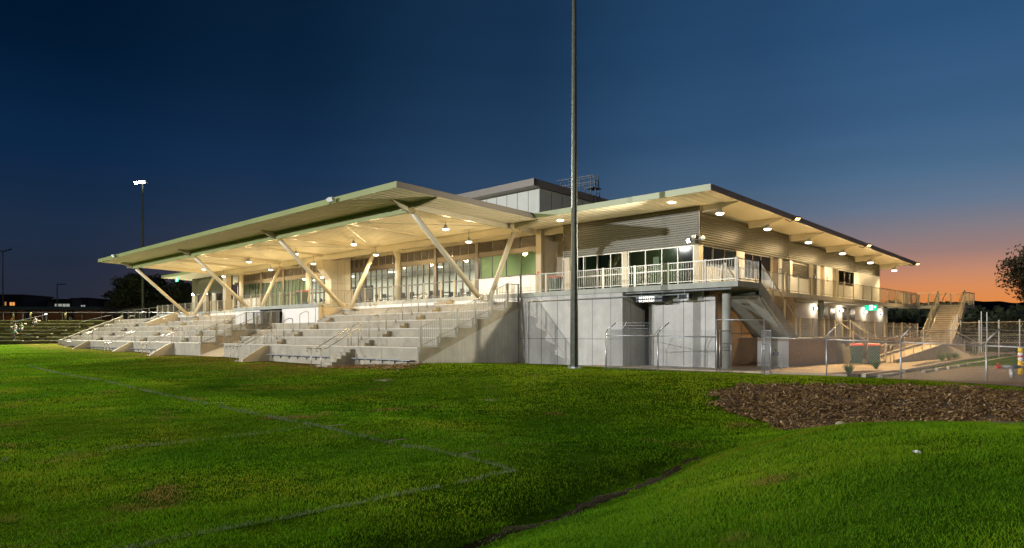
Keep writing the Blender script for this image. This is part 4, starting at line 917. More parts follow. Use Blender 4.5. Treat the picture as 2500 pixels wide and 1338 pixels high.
# ================================================================== LIGHT FITTINGS
def pendant(x, y, z, top, lb, grp, power, ang=130, aim=None):
    T_ = thing('ceiling_lamp', (x, y, z), lb, 'lamp', grp)
    MB().lathe((x, y, z), [(.02, .20), (.08, .19), (.13, .10), (.26, .09), (.28, .05)], 14).build('housing', 'galv', T_, True)
    MB().lathe((x, y, z), [(-.07, .10), (-.04, .17), (.015, .195)], 14).build('lens', 'e_lamp', T_, True)
    mb = MB(); mb.tube((x, y, z + .28), (x, y, top), .012, 6); mb.build('hanger', 'darkmetal', T_)
    light('SPOT', 'lamp_light', (x, y, z - .10), power * 2.1, WARM, .14, (x, y, 0), ang, .9)
    # added fill point below the fitting, brightens the soffit beyond its beam
    light('POINT', 'soffit_fill', (x, y, z - .25), power * 2.2, WARM, .20, smooth=45)
ords = ['first', 'second', 'third', 'fourth', 'fifth']
for i, x in enumerate((-31.1, -40.8, -48.8, -56.8, -66.3)): pendant(x, 25.95, 7.62, zs(25.95), ords[i] + ' lamp from the right in the front row close under the canopy ceiling', 'lamps in the front row under the canopy', 420)
for i, x in enumerate((-32.0, -42.0, -50.8, -58.2, -68.1)): pendant(x, 28.55, 7.22, zs(28.55), ords[i] + ' lamp from the right hanging on a wire before the glazed wall', 'lamps hanging before the glazed wall', 420)
ords6 = ords + ['sixth']
for i, y in enumerate((30.9, 36.1, 41.6, 47.1, 52.5, 57.9)): pendant(-16.45, y, zs(y) - .52, zs(y) - .2, ords6[i] + ' lamp from the corner under the side eaves', 'lamps under the side eaves', 330, 140)
for i, (px, Y) in enumerate(((1368, 29.6), (1640, 29.4))):
    x = onY(px, Y); z = zs(Y)
    MB().lathe((x, Y, z - .035), [(0, .16), (.03, .2)], 16).build('uplit_eaves_disc', 'e_lamp'); tag(bpy.context.scene.objects['uplit_eaves_disc' if i == 0 else 'uplit_eaves_disc.001'], 'glowing disc standing for an uplit patch of the front eaves ' + ('beside the tall pole' if i == 0 else 'near the roof corner'), 'light', 'glowing discs for uplit patches of the front eaves')
    light('POINT', 'eaves_disc_fill', (x, Y, z - .30), 22, WARM, .15, smooth=1.5)  # added point, brightens the soffit round the glowing disc of the uplit patch
def flood(x, y, z, aim, lb, name, m, power, col, grp, ang=120, arm=None):
    T_ = thing(name, (x, y, z), lb, 'floodlight', grp); a = (Vector(aim) - Vector((x, y, z))).normalized(); p = Vector((x, y, z))
    mb = MB(); mb.bar(p - a * .10, p, .30, .20); mb.build('housing', 'darkmetal', T_)
    MB().bar(p + a * .002, p + a * .03, .26, .16).build('lens', m, T_)
    if arm: MB().path([tuple(p - a * .08), arm[0], arm[1]], .022, 6).build('bracket', 'darkmetal', T_)
    if power: light('SPOT', name + '_beam', tuple(p + a * .08), power, col, .12, tuple(p + a), ang, .8)
for i, y in enumerate((36.5, 47.6, 58.4)):
    z = zs(y) - .10; flood(-15.0, y, z + .02, (-9, y - 3, -1), ['nearest', 'middle', 'farthest'][i] + ' glowing floodlight on the edge of the side eaves', 'eaves_floodlight', 'e_warm', 3200, (1, .62, .27), 'floodlights on the side eaves', 150, ((-15.3, y - .25, z - .12), (-15.45, y - .5, z)))
for px, lb in ((806, 'right'), (279, 'left')):
    x = onY(px, 18.8); flood(x, 18.72, zs(18.9) + .12, (x + 2, 10, 2), 'unlit twin floodlight on the canopy fascia, the ' + lb + '-hand one of two', 'canopy_floodlight', 'whitepaint', 0, None, 'unlit floodlights on the canopy edge', arm=((x - .1, 18.85, zs(18.9) - .05), (x - .2, 18.95, zs(18.9))))
    T_ = bpy.context.scene.objects['canopy_floodlight' if px == 806 else 'canopy_floodlight.001']
    MB().bar((x + .35, 18.66, zs(18.9) + .12), (x + .38, 18.56, zs(18.9) + .06), .28, .2).build('second_head', 'whitepaint', T_)
xk = onY(1687, 30.55); flood(xk, 30.3, zat(588, xk * FW[0] + 30.3 * FW[1]), (xk - 8, 20, 1.5), 'bright round wall floodlight at the cladding corner above the windows', 'wall_floodlight', 'e_white', 5200, (1, .90, .68), None, 132, ((xk, 30.7, 6.4), (xk, 30.78, 6.4)))
for px, y_ in ((471, 719), (504, 716)):
    x = onY(px, 30.5); flood(x, 30.5, zat(y_, x * FW[0] + 30.5 * FW[1]), (x + 3, 20, 3), ('left' if px == 471 else 'right') + ' one of two bright wall lights on the far left wing', 'wing_light', 'e_white', 180, (1, .95, .85), 'wall lights on the far left wing', 150)
for px, y_, X, Y in ((1693, 577, None, 30.6), (1716, 580, -17.3, None)):
    if Y: x = onY(px, Y); y = Y
    else: x = X; y = onX(px, X)
    z = zat(y_, x * FW[0] + y * FW[1]); T_ = thing('dome_camera', (x, y, z), 'small white dome camera on the ' + ('front' if Y else 'side') + ' of the cladding corner', 'camera', 'dome cameras at the cladding corner')
    MB().lathe((x, y, z), [(-.12, .03), (-.08, .09), (0, .11), (.05, .1)], 12).build('dome', 'whitepaint', T_, True); MB().tube((x, y, z + .05), (x - (0 if Y else .2), y + (.2 if Y else 0), z - .02), .03, 8).build('arm', 'whitepaint', T_)
for i, y in enumerate((46.85, 51.6, 56.6, 60.4)):
    T_ = thing('wall_lamp', (-18.1, y, 3.2), ords[i] + ' glowing wall lamp from the stair under the side deck', 'lamp', 'wall lamps under the side deck')
    MB().box(-18.2, -18.12, y - .1, y + .1, 3.1, 3.34).build('housing', 'darkmetal', T_); MB().lathe((-18.05, y, 3.17), [(0, .05), (.05, .09), (.12, .05)], 12).build('globe', 'e_wall', T_, True)
    light('POINT', 'wall_lamp_light', (-17.93, y, 3.22), 55, (1, .84, .62), .06)
def exit_sign(x, y, z, ax, lb):
    T_ = thing('exit_sign', (x, y, z), lb, 'exit sign', 'green exit signs'); w = .42; h = .24
    def bx(u0, u1, z0, z1, f):
        m = MB()
        if ax == 'y': m.box(x + u0, x + u1, y - f, y + f, z + z0, z + z1)
        else: m.box(x - f, x + f, y - u1, y - u0, z + z0, z + z1)
        return m
    bx(-w, w, -h, h, .03).build('panel', 'e_green', T_)
    f = .033; m = bx(-.09, .13, -.19, .19, f); m.build('doorway', 'e_exitw', T_)
    m = MB()                                   # running figure and arrow
    def poly(pts, ff):
        if ax == 'y': m.ext([(x + p[0], z + p[1]) for p in pts][::-1], 'y', y - ff, y + ff)
        else: m.ext([(y - p[0], z + p[1]) for p in pts], 'x', x - ff, x + ff)
    poly([(-.02, .10), (.03, .10), (.03, .15), (-.02, .15)], .036); poly([(-.04, .08), (.05, .08), (.03, -.03), (-.03, -.03)], .036)
    poly([(-.03, -.03), (.01, -.03), (-.04, -.16), (-.09, -.16)], .036); poly([(.0, -.03), (.04, -.03), (.09, -.10), (.06, -.13)], .036); m.build('running_figure', 'e_green', T_)
    m = MB(); poly([(.20, -.03), (.28, -.03), (.28, -.08), (.36, 0), (.28, .08), (.28, .03), (.20, .03)], .036); m.build('arrow', 'e_exitw', T_)
    MB().tube((x, y, z + h), (x, y, z + h + .35), .012, 6).build('hanger', 'galv', T_)
exit_sign(onY(432, 28.7), 28.7, zat(682, 77.0), 'y', 'green exit sign hanging under the eaves of the far left wing')
ye = onX(2126, -16.6); exit_sign(-16.6, ye, zat(750, -16.6 * FW[0] + ye * FW[1]), 'y', 'green exit sign with running figure under the side deck')

# ================================================================== POLES, FENCES
def pole(px, d, h, r, lb, grp, lit, oct_=8):
    x, y = at(px, d); z = gz(x, y); T_ = thing('floodlight_pole', (x, y, z), lb, 'pole', grp)
    MB().tube((x, y, z - .3), (x, y, z + h * .34), r, oct_, r * .88).build('lower_shaft', 'galvpole', T_)
    MB().tube((x, y, z + h * .34), (x, y, z + h), r * .82, oct_, r * .42).build('upper_shaft', 'galvpole', T_)
    MB().lathe((x, y, z - .02), [(0, r * 1.7), (.05, r * 1.7), (.05, r * 1.1), (.12, r * 1.05)], 8).build('base_plate', 'galv', T_)
    mb = MB(); mb.bar((x - 1.0, y - .4, z + h), (x + 1.0, y + .4, z + h), .12, .12); mb.build('crossarm', 'galv', T_)
    for k in (-.75, 0, .75):
        mb = MB(); mb.bar((x + k, y + k * .4 - .1, z + h + .15), (x + k + .1, y + k * .4 - .45, z + h + .02), .5, .35); hd = mb.build('lamp_head', 'galv', T_)
        if lit: MB().bar((x + k + .1, y + k * .4 - .46, z + h + .015), (x + k + .13, y + k * .4 - .52, z + h - .005), .42, .28).build('lamp_glow', 'e_stad', hd)
    return x, y, z + h
px_ = pole(348.5, 106, 24.6, .24, 'tall floodlight pole with its lamp burning, behind the left end of the canopy', None, True)
light('SPOT', 'pole_beam', (px_[0] + .3, px_[1] - 1.0, px_[2] - .2), 420000, (1, .96, .76), .4, (-88, 8, 0), 120, .6)
x, y = at(1402, 31.6); z = gz(x, y); T_ = thing('light_mast', (x, y, z), 'tall galvanised mast on the grass before the deck, its top cut off by the picture', 'pole')
a8 = lambda r, zz: None
MB().tube((x, y, z - .3), (x, y, z + 5.4), .19, 8, .165).build('lower_shaft', 'galvpole', T_); MB().tube((x, y, z + 5.4), (x, y, z + 27), .15, 8, .05).build('upper_shaft', 'galvpole', T_)
MB().lathe((x, y, z - .03), [(0, .34), (.05, .34), (.05, .22), (.1, .22)], 8).build('base_plate', 'galv', T_)
mb = MB()
for k in range(6): a = k * math.pi / 3; mb.tube((x + .28 * math.cos(a), y + .28 * math.sin(a), z), (x + .28 * math.cos(a), y + .28 * math.sin(a), z + .12), .02, 6)
mb.build('anchor_bolts', 'galv', T_)
for px, d, h, lb, kk in ((7, 118, 15.6, 'street light with two short arms at the left edge of the picture', 2), (139.5, 120, 10.2, 'dark street light with one arm behind the old terrace', 1), (43, 150, 7.2, 'thin unlit pole between the two orange windows', 0)):
    x, y = at(px, d); T_ = thing('street_light', (x, y, -.2), lb, 'street light'); MB().tube((x, y, -.3), (x, y, h), .13, 8, .07).build('post', 'darkmetal', T_)
    for s in ([1, -1] if kk == 2 else [1] if kk else []): MB().bar((x, y, h), (x + s * 1.5 * RT[0], y + s * 1.5 * RT[1], h + (.45 if kk == 2 else 0.0)), .3, .12).build('lamp_arm', 'darkmetal', T_)

# chain-link fence
def chain(mb, a, b, za, zb, h, gap=.10, r=.0036):
    a = Vector((*a, za)); b = Vector((*b, zb)); L = (b - a).length; e = (b - a) / L; U = Vector((0, 0, 1)); n = int((L + h) / gap / 1.0)
    for s in (1, -1):
        for i in range(n):
            t0 = -h + i * gap if s == 1 else i * gap
            p0 = (t0, 0.0); p1 = (t0 + h * s, h)
            # clip to 0..L
            def cl(p, q):
                (u0, v0), (u1, v1) = p, q
                if max(u0, u1) < 0 or min(u0, u1) > L: return None
                f = lambda u: (v0 + (v1 - v0) * (u - u0) / (u1 - u0))
                lo, hi = (p, q) if u0 < u1 else (q, p)
                if lo[0] < 0: lo = (0, f(0))
                if hi[0] > L: hi = (L, f(L))
                return lo, hi
            c = cl(p0, p1)
            if c: 
                off = Vector((e.y, -e.x, 0)) * (.003 * s)
                mb.tube(a + e * c[0][0] + U * c[0][1] + off, a + e * c[1][0] + U * c[1][1] + off, r, 3, cap=False)
def cyr(o): return o
PF = [(1479, 31.6, 1), (1606, 30.6, 1), (1750, 29.6, 2)]
PG = [(1866, 28.8, 2), (2018, 27.7, 1), (2199, 26.4, 1), (2408, 25.0, 1), (2640, 23.7, 1)]
RZ = lambda px, d: zat({1479: 818.5, 1606: 820.5, 1750: 822.8, 1866: 824, 2018: 829, 2199: 835.6, 2408: 844, 2640: 855}[px], d)
def fence(name, P, lb, arms=True):
    T_ = thing(name, (*at(P[0][0], P[0][1]), 0), lb, 'fence')
    pts = [(at(p[0], p[1]), RZ(p[0], p[1])) for p in P]
    for (p, rz), q in zip(pts, P):
        g0 = gz(*p) - .3; tall = q[2] == 2
        mb = MB(); mb.tube((p[0], p[1], g0), (p[0], p[1], rz + (.78 if tall else .12)), .032, 8)
        if not tall: mb.path([(p[0], p[1], rz + .12), (p[0] + .06, p[1] + .06, rz + .25), (p[0] + .34, p[1] + .36, rz + .60)], .030, 8)
        mb.build('post', 'galv', T_, True)
    for (p, za), (q, zb) in zip(pts, pts[1:]):
        MB().tube((*p, za), (*q, zb), .024, 8).build('top_rail', 'galv', T_, True)
        mb = MB(); h = 1.52; chain(mb, p, q, za - 1.52, zb - 1.52, 1.80); mb.build('mesh', 'galv', T_)
        mb = MB()
        for k in (.30, .42, .54): mb.tube((p[0] + .34 * k / .6, p[1] + .36 * k / .6, za + k + .03), (q[0] + .34 * k / .6, q[1] + .36 * k / .6, zb + k + .03), .004, 4)
        mb.build('barbed_wire', 'galv', T_)
    return T_
fl = fence('chain_link_fence', PF, 'galvanised chain-link fence left of the gate, in front of the grey ground-floor wall')
fr = fence('chain_link_fence', PG, 'galvanised chain-link fence right of the gate, along the top of the mulch hollow')
a = at(1479, 31.6); b_ = (onY(1516, 28.2), 28.2); mb = MB(); chain(mb, a, b_, -.06, -.06, 1.8); mb.build('return_mesh', 'galv', fl)
mb = MB(); mb.tube((*b_, -.2), (*b_, 1.6), .028, 8); mb.path([(*b_, 1.6), (b_[0] + .06, b_[1], 1.75), (b_[0] + .4, b_[1] - .02, 2.15)], .026, 8); mb.tube((*a, 1.47), (*b_, 1.45), .022, 8); mb.build('return_post', 'galv', fl)
# gate frame over the gap and its two leaves standing open
pa, pb = at(1750, 29.6), at(1866, 28.8)
T_ = thing('fence_gate', (*pa, 0), 'tall gate frame with chain-link leaves standing open between the two fences', 'gate')
MB().tube((*pa, 2.14), (*pb, 2.10), .024, 8).build('head_rail', 'galv', T_, True)
def leaf(p, q, z0, z1):
    mb = MB(); mb.path([(*p, z0), (*p, z1), (*q, z1), (*q, z0), (*p, z0)], .02, 8); zm = z0 + (z1 - z0) * .52
    mb.tube((*p, zm), (*q, zm), .016, 6); mb.tube((*p, zm + .30), (*q, zm + .30), .016, 6); l = mb.build('gate_leaf', 'galv', T_, True); m = MB(); chain(m, p, q, z0, z0, z1 - z0); m.build('leaf_mesh', 'galv', l)
leaf(at(1757, 29.55), at(1785, 30.6), -.12, 1.66); leaf(at(1860, 28.85), at(1882, 27.9), -.12, 1.66)

# ================================================================== FORECOURT AND CAR PARK
def sheet(name, pts, z, m): return tag(MB().ext(pts, 'z', z - .12, z).build(name, m), kind='structure')
sheet('forecourt', [(-22, 26.9), (-9.25, 28.9), (-9.35, 33.3), (-10.0, 43), (-11.0, 60), (-11.8, 75), (-40, 75), (-40, 62), (-20, 62), (-20, 30.2), (-22, 30)], -.055, 'paving')
sheet('car_park', [(-9.1, 27.6), (12, 29.8), (25, 40), (25, 78), (-11.4, 78), (-10.8, 60), (-9.8, 43), (-9.1, 33.5)], -.17, 'asphalt')
sheet('service_apron', [(-20.2, 28.7), (-16.6, 28.7), (-16.6, 33), (-20.2, 33)], -.045, 'slab')
def kerb(name, pts, lb, w=.15, h=.14, grp='kerbs of the car park'):
    T_ = MB()
    for a, b in zip(pts, pts[1:]): T_.bar((*a, -.17 + h / 2 + .02), (*b, -.17 + h / 2 + .02), w, h)
    return tag(T_.build(name, 'kerb'), kind='structure')
kerb('kerb', [(-9.15, 33.5), (-9.9, 43), (-10.9, 60), (-11.6, 75)], ''); kerb('kerb', [(-9.2, 28.6), (-9.3, 32.5)], '')
M['linep'] = mat('worn_line_paint', (.35, .32, .28), .8, 0, .35, 4)
for i, y in enumerate((37.5, 40.4, 43.3, 46.2, 49.1, 52)):
    tag(MB().box(-9.0 - (y - 37) * .06, -3.4, y, y + .09, -.168, -.1655).build('bay_line', 'linep'), kind='structure')
for i in range(13):
    y = 34.2 + i * 2.55; x = -8.62 - (y - 35.5) * .043
    T_ = MB(); T_.ext([(-.09, -.17), (.09, -.17), (.06, -.06), (-.06, -.06)], 'y', 0, 1.85); o = T_.build('wheel_stop', 'kerb'); o.location = (x, y, 0); o.rotation_euler = (0, 0, R(2.4))
    tag(o, 'concrete wheel stop in the row along the car park kerb', 'wheel stop', 'wheel stops along the kerb')
tag((lambda o: (setattr(o, 'location', (-8.9, 29.5, 0)), o)[1])(MB().ext([(-.09, -.17), (.09, -.17), (.06, -.06), (-.06, -.06)], 'y', 0, 2.2).build('wheel_stop', 'kerb')), 'concrete wheel stop before the near kerb end', 'wheel stop', 'wheel stops along the kerb')
# planting beds and tussocks
for poly in ([(-10.1, 38), (-9.75, 38), (-10.5, 52), (-11.2, 52), (-10.9, 44)], [(-10.6, 28.8), (-9.4, 28.8), (-9.5, 32.6), (-10.3, 32)]): sheet('garden_bed', poly, -.045, 'soil')
def tussock(x, y, h, lb, n=150, seed=0):
    r_ = np.random.default_rng(seed); a = r_.uniform(0, 6.28, n); rr = r_.uniform(.2, 1, n) * h * .8; b0 = r_.uniform(0, .06, n); z = -.05
    p0 = np.stack([x + np.cos(a) * b0 - np.sin(a) * .012, y + np.sin(a) * b0 + np.cos(a) * .012, np.full(n, z)], 1); p1 = np.stack([x + np.cos(a) * b0 + np.sin(a) * .012, y + np.sin(a) * b0 - np.cos(a) * .012, np.full(n, z)], 1)
    p2 = np.stack([x + np.cos(a) * rr, y + np.sin(a) * rr, z + h * r_.uniform(.5, 1, n)], 1)
    V = np.stack([p0, p1, p2], 1).reshape(-1, 3); return tag(numesh('tussock_plant', V, np.arange(len(V)).reshape(-1, 3), M['tuss']), lb, 'plant', 'spiky plants in the garden beds')
M['tuss'] = mat('tussock_leaf', (.06, .14, .03), .5, 0, .3, 5)
for i, (px, y_, h, lb) in enumerate(((2072, 911, .5, 'nearest spiky plant, behind the fence left of the kerb end'), (2138, 900, .5, 'spiky plant at the tip of the near garden bed'), (2299, 881, .6, 'leftmost and largest spiky plant of the far bed'), (2316, 878, .52, 'second spiky plant from the left in the far bed'), (2333, 875, .5, 'third spiky plant from the left in the far bed'), (2364, 872, .45, 'low round plant, fourth in the far bed'), (2378, 869, .55, 'rightmost spiky plant of the far bed'))):
    d = (EYE + .05) * FPX / (y_ - HY); tussock(*at(px, d), h, lb, 170, i)

# wheelie bins
def wheelie(x, y, z, rot, lb, grp='green wheelie bins with red lids', s=1.0):
    T_ = thing('wheelie_bin', (x, y, z), lb, 'bin', grp)
    def P(pts): return [(x + p[0], y + p[1], z + p[2]) for p in pts]
    MB().hexa(P([(-.22, -.25, .06), (.22, -.25, .06), (.22, .25, .06), (-.22, .25, .06), (-.29, -.34, .98), (.29, -.34, .98), (.29, .36, .98), (-.29, .36, .98)])).build('body', 'bin', T_)
    m = MB(); m.hexa(P([(-.31, -.38, .985), (.31, -.38, .985), (.31, .38, .985), (-.31, .38, .985), (-.27, -.32, 1.06), (.27, -.32, 1.06), (.27, .36, 1.09), (-.27, .36, 1.09)])); m.build('lid', 'lid', T_)
    m = MB(); m.tube((x - .24, y + .42, z + 1.0), (x + .24, y + .42, z + 1.0), .018, 6); m.build('handle', 'black', T_)
    for sx_ in (-.27, .24): MB().tube((x + sx_, y + .26, z + .1), (x + sx_ + .04, y + .26, z + .1), .1, 12).build('wheel', 'black', T_)
    T_.rotation_euler = (0, 0, R(rot)); return T_
wheelie(-12.72, 38.45, -.05, 25, 'left one of the two red-lidded bins beside the side steps'); wheelie(-11.98, 38.8, -.05, 18, 'right one of the two red-lidded bins beside the side steps')
wheelie(-27.0, 30.9, DK, 5, 'red-lidded bin on the deck at the door beside the pier'); xx = onY(738, 26.3); wheelie(xx, 26.3, 3.76, 0, 'red-lidded bin on the balcony left of the round column'); 
# hydrant standpipe, bollard
x, y = at(2470, 27.0); T_ = thing('hydrant', (x, y, -.17), 'grey standpipe with two red valve wheels behind the fence', 'hydrant'); ht = zat(897, 27.0)
MB().tube((x, y, -.3), (x, y, ht), .085, 14).build('riser', 'galv', T_, True)
u = Vector((RT[0], RT[1], 0)); p = Vector((x, y, ht + .02)); MB().tube(tuple(p - u * .30), tuple(p + u * .30), .07, 12).build('head', 'galv', T_, True)
for s in (-1, 1):
    c = p + u * s * .42; m = MB(); m.tube(tuple(p + u * s * .30), tuple(c), .05, 10); v = MB(); v.tube(tuple(c), tuple(c + u * s * .2), .06, 10); v.tube(tuple(c - Vector((0, 0, .10)) + u * s * .1), tuple(c + Vector((0, 0, .13)) + u * s * .1), .016, 6); v.lathe(tuple(c + Vector((0, 0, .12)) + u * s * .1), [(0, .08), (.03, .08)], 10)
    m.build('outlet', 'galv', T_, True); v.build('valve', 'red', T_)
x, y = at(2491.5, 29.2); zt = zat(847, 29.2); zb = -.17; T_ = thing('bollard', (x, y, zb), 'yellow steel bollard with white and red bands behind the fence', 'bollard'); H_ = zt - zb
for nm, m_, a, b in (('post', 'yellow', 0, .45), ('white_band', 'whitepaint', .50, .62), ('red_band', 'red', .62, .68), ('white_band', 'whitepaint', .68, .78), ('post_top', 'yellow', .78, 1.0)):
    MB().tube((x, y, zb + H_ * a), (x, y, zb + H_ * b), .092 + (.012 if m_ == 'red' else 0), 18).build(nm, m_, T_, True)
MB().tube((x, y, zb + H_ * .45), (x, y, zb + H_ * .50), .092, 18).build('post', 'yellow', T_, True)
# pipework beside the platform end wall
x0 = onY(1880, 31.2); T_ = thing('water_meter', (x0, 31.2, -.1), 'low water meter pipework standing by the pale end of the platform behind the gate', 'pipework')
m = MB(); 
for dx in (0, .55): m.tube((x0 + dx, 31.2, -.2), (x0 + dx, 31.2, .62), .03, 8)
m.tube((x0, 31.2, .62), (x0 + .55, 31.2, .62), .03, 8); m.build('pipes', 'galv', T_); m = MB(); m.tube((x0 + .15, 31.2, .62), (x0 + .4, 31.2, .62), .06, 10); m.tube((x0 + .27, 31.2, .62), (x0 + .27, 31.2, .8), .02, 6); m.lathe((x0 + .27, 31.2, .8), [(0, .08), (.02, .08)], 10); m.build('valve', 'darkmetal', T_)
# air-handling plant hung under the deck
x0, x1 = onY(1555, 29.1), onY(1622, 29.1); T_ = thing('air_duct', ((x0 + x1) / 2, 29.1, 3.2), 'shiny ribbed air duct with dark ends hung under the front deck', 'duct', None)
z0, z1 = zat(736, 34.0), zat(722, 34.0)
MB().box(x0 + .25, x1 - .45, 28.9, 29.4, z0, z1).build('casing', 'galv', T_); MB().box(x0, x0 + .24, 28.95, 29.35, z0, z1).build('end_cap', 'darkmetal', T_); MB().box(x1 - .44, x1, 28.9, 29.4, z0 - .02, z1 + .02).build('end_box', 'darkmetal', T_)
m = MB()
for i in range(7): xx = x0 + .3 + i * (x1 - x0 - .8) / 6.5; m.box(xx, xx + .04, 28.88, 29.42, z0 - .03, z1 + .01)
m.build('ribs', 'stainless', T_)
xa, xb = onY(1657, 29.1), onY(1683, 29.1); z0, z1 = zat(729, 32.0), zat(713, 32.0); T_ = thing('vent_grille', ((xa + xb) / 2, 29.1, 3.2), 'dark vent box with a white frame hung under the front deck', 'vent'); MB().box(xa + .04, xb - .04, 29.05, 29.4, z0 + .04, z1 - .04).build('box', 'darkmetal', T_)
m = MB(); m.box(xa, xb, 29.0, 29.06, z0, z0 + .04); m.box(xa, xa + .04, 29.0, 29.06, z0 + .041, z1); m.box(xb - .04, xb, 29.0, 29.06, z0 + .041, z1); m.build('frame', 'whitepaint', T_)
# litter on the grass
for px, d, lb in ((2243, 6.6, 'crumpled orange and white wrapper lying on the near grass bank'), (971, 31.2, 'white scrap of paper in front of the wood chips')):
    x, y = at(px, d); z = gz(x, y) + .05; r_ = random.Random(px); pts = [(x + r_.uniform(-.06, .06), y + r_.uniform(-.05, .05), z + r_.uniform(0, .03)) for _ in range(9)]
    o = MB().add(pts, [(0, 1, 2), (1, 3, 2), (3, 4, 5), (4, 5, 6), (6, 7, 8), (2, 5, 8)]).build('wrapper', 'whitepaint'); tag(o, lb, 'litter', None)
x, y = at(2052, 17.4); z = gz(x, y); 
V_ = [Vector((math.cos(a) * .10 * random.uniform(.8, 1.1), math.sin(a) * .08, h)) for h, rr in ((0, 1), (.07, .9)) for a in [k * math.pi / 4 for k in range(8)]]
m = MB(); m.lathe((x, y, z - .02), [(0, .10), (.05, .14), (.11, .12), (.15, .05)], 8); tag(m.build('stone', 'oldedge'), 'pale grey stone at the lower edge of the mulch', 'stone')
for px, d, w, lb in ((941, 27.5, .5, 'concrete drain cover set in the grass before the wood chips'), (1197, 21.5, .3, 'small drain cover sunk in the slope below the deck wall'), (2480, 9.5, .35, 'concrete lid in the near bank at the right edge')):
    x, y = at(px, d); z = gz(x, y); tag(MB().box(x - w * .8, x + w * .8, y - w * .5, y + w * .5, z - .05, z + .015).build('drain_cover', 'oldconc'), lb, 'drain cover', 'drain covers in the grass')

# ================================================================== TABLES AND CHAIRS IN THE ROOM
def chair_at(x, y, rz):
    T_ = thing('chair', (x, y, DK + .012), 'dark chair among the tables behind the folding glass doors', 'chair', 'chairs in the function room')
    z = DK + .012; MB().box(x - .22, x + .22, y - .22, y + .22, z + .43, z + .46).build('seat', 'chair', T_); MB().hexa([(x - .21, y + .2, z + .55), (x + .21, y + .2, z + .55), (x + .21, y + .23, z + .55), (x - .21, y + .23, z + .55), (x - .2, y + .26, z + .85), (x + .2, y + .26, z + .85), (x + .2, y + .29, z + .85), (x - .2, y + .29, z + .85)]).build('backrest', 'chair', T_)
    for a, b in ((-1, -1), (1, -1), (-1, 1), (1, 1)): MB().tube((x + a * .23, y + b * .23, z), (x + a * .18, y + b * .18, z + .44), .012, 5).build('leg', 'stainless', T_)
    T_.rotation_euler = (0, 0, rz); return T_
def table_at(x, y):
    T_ = thing('table', (x, y, DK + .012), 'pale table standing behind the folding glass doors', 'table', 'tables in the function room'); z = DK + .012
    MB().box(x - .9, x + .9, y - .38, y + .38, z + .72, z + .75).build('tabletop', 'table', T_)
    for a in (-.7, .7):
        m = MB(); m.tube((x + a, y, z), (x + a, y, z + .72), .03, 6); m.box(x + a - .03, x + a + .03, y - .3, y + .3, z, z + .03); m.build('leg', 'darkmetal', T_)
    return T_
t0 = table_at(-36, 32.9); c0 = chair_at(-36.5, 32.2, math.pi)
first = True
for i, x in enumerate((-36, -39.4, -42.8, -46.4, -52.4, -56)):
    for y in (32.9, 35.6):
        if not (i == 0 and y == 32.9): c = copy_tree(t0); c.location = (x, y, t0.location.z)
        for dx, dy, rz in ((-.5, -.7, math.pi), (.5, -.7, math.pi + .2), (-.5, .7, 0), (.5, .7, -.2)):
            if i == 0 and y == 32.9 and first: first = False; c0.location = (x + dx, y + dy, c0.location.z); continue
            c = copy_tree(c0); c.location = (x + dx, y + dy, c0.location.z); c.rotation_euler = (0, 0, rz + random.uniform(-.2, .2))

# ================================================================== TREES AND FAR THINGS
def tree(name, x, y, z, h, spread, lb, leafm, nclump, nleaf, size, seed, low=.35, lean=(0, 0)):
    r_ = random.Random(seed); q = np.random.default_rng(seed); T_ = thing(name, (x, y, z), lb, 'tree')
    mb = MB(); tips = []
    def limb(p, d, L, r, depth):
        n = 4; pts = [p]
        for i in range(n):
            d = (d + Vector((r_.uniform(-.22, .22), r_.uniform(-.22, .22), r_.uniform(-.05, .18)))).normalized(); p = p + d * L / n; pts.append(p)
        for i in range(n): mb.tube(pts[i], pts[i + 1], r * (1 - .5 * i / n), 7, r * (1 - .5 * (i + 1) / n), cap=False)
        tips.append(pts[-1]); 
        if depth >= 2: tips.append(pts[2])
        if depth < 4:
            for k in range(3 if depth < 3 else 2):
                a = r_.uniform(0, 6.28); t = Vector((math.cos(a), math.sin(a), r_.uniform(-.05, .7))).normalized(); limb(pts[r_.choice((2, 3, 4))], (d * .5 + t).normalized(), L * r_.uniform(.6, .8), r * .5, depth + 1)
    base = Vector((x, y, z)); fork = base + Vector((lean[0] * .3, lean[1] * .3, h * low))
    mb.tube(base - Vector((0, 0, .3)), fork, h * .032, 10, h * .024)
    for k in range(5):
        a = k * 1.257 + r_.uniform(-.3, .3); limb(fork, Vector((math.cos(a) * spread / h * 1.5, math.sin(a) * spread / h * 1.5, r_.uniform(.5, 1.1))).normalized(), h * .26, h * .017, 1)
    mb.build('trunk', 'trunk', T_)
    tp = np.array([tuple(t) for t in tips]); sel = q.choice(len(tp), nclump); c = tp[sel] + q.normal(0, h * .03, (nclump, 3)); cs = q.uniform(.5, 1.3, nclump) * h * .055
    n = nclump * nleaf; ci = np.repeat(np.arange(nclump), nleaf); dv = q.normal(0, 1, (n, 3)); dv /= np.linalg.norm(dv, axis=1)[:, None]; P = c[ci] + dv * (q.random(n) ** .45 * cs[ci])[:, None] * np.array([1.2, 1.2, .75])
    a = q.normal(0, 1, (n, 3)); a /= np.linalg.norm(a, axis=1)[:, None]; b = np.cross(a, q.normal(0, 1, (n, 3))); b /= np.linalg.norm(b, axis=1)[:, None]; s = (size * q.uniform(.5, 1.3, n))[:, None]
    V = np.stack([P - a * s, P + b * s * .35, P + a * s, P - b * s * .35], 1).reshape(-1, 3) - np.array([x, y, z]) * 0
    o = numesh('crown', V, np.arange(len(V)).reshape(-1, 4), M[leafm], k=4); o.parent = T_; o.matrix_parent_inverse = Matrix.Translation((-x, -y, -z)); return T_
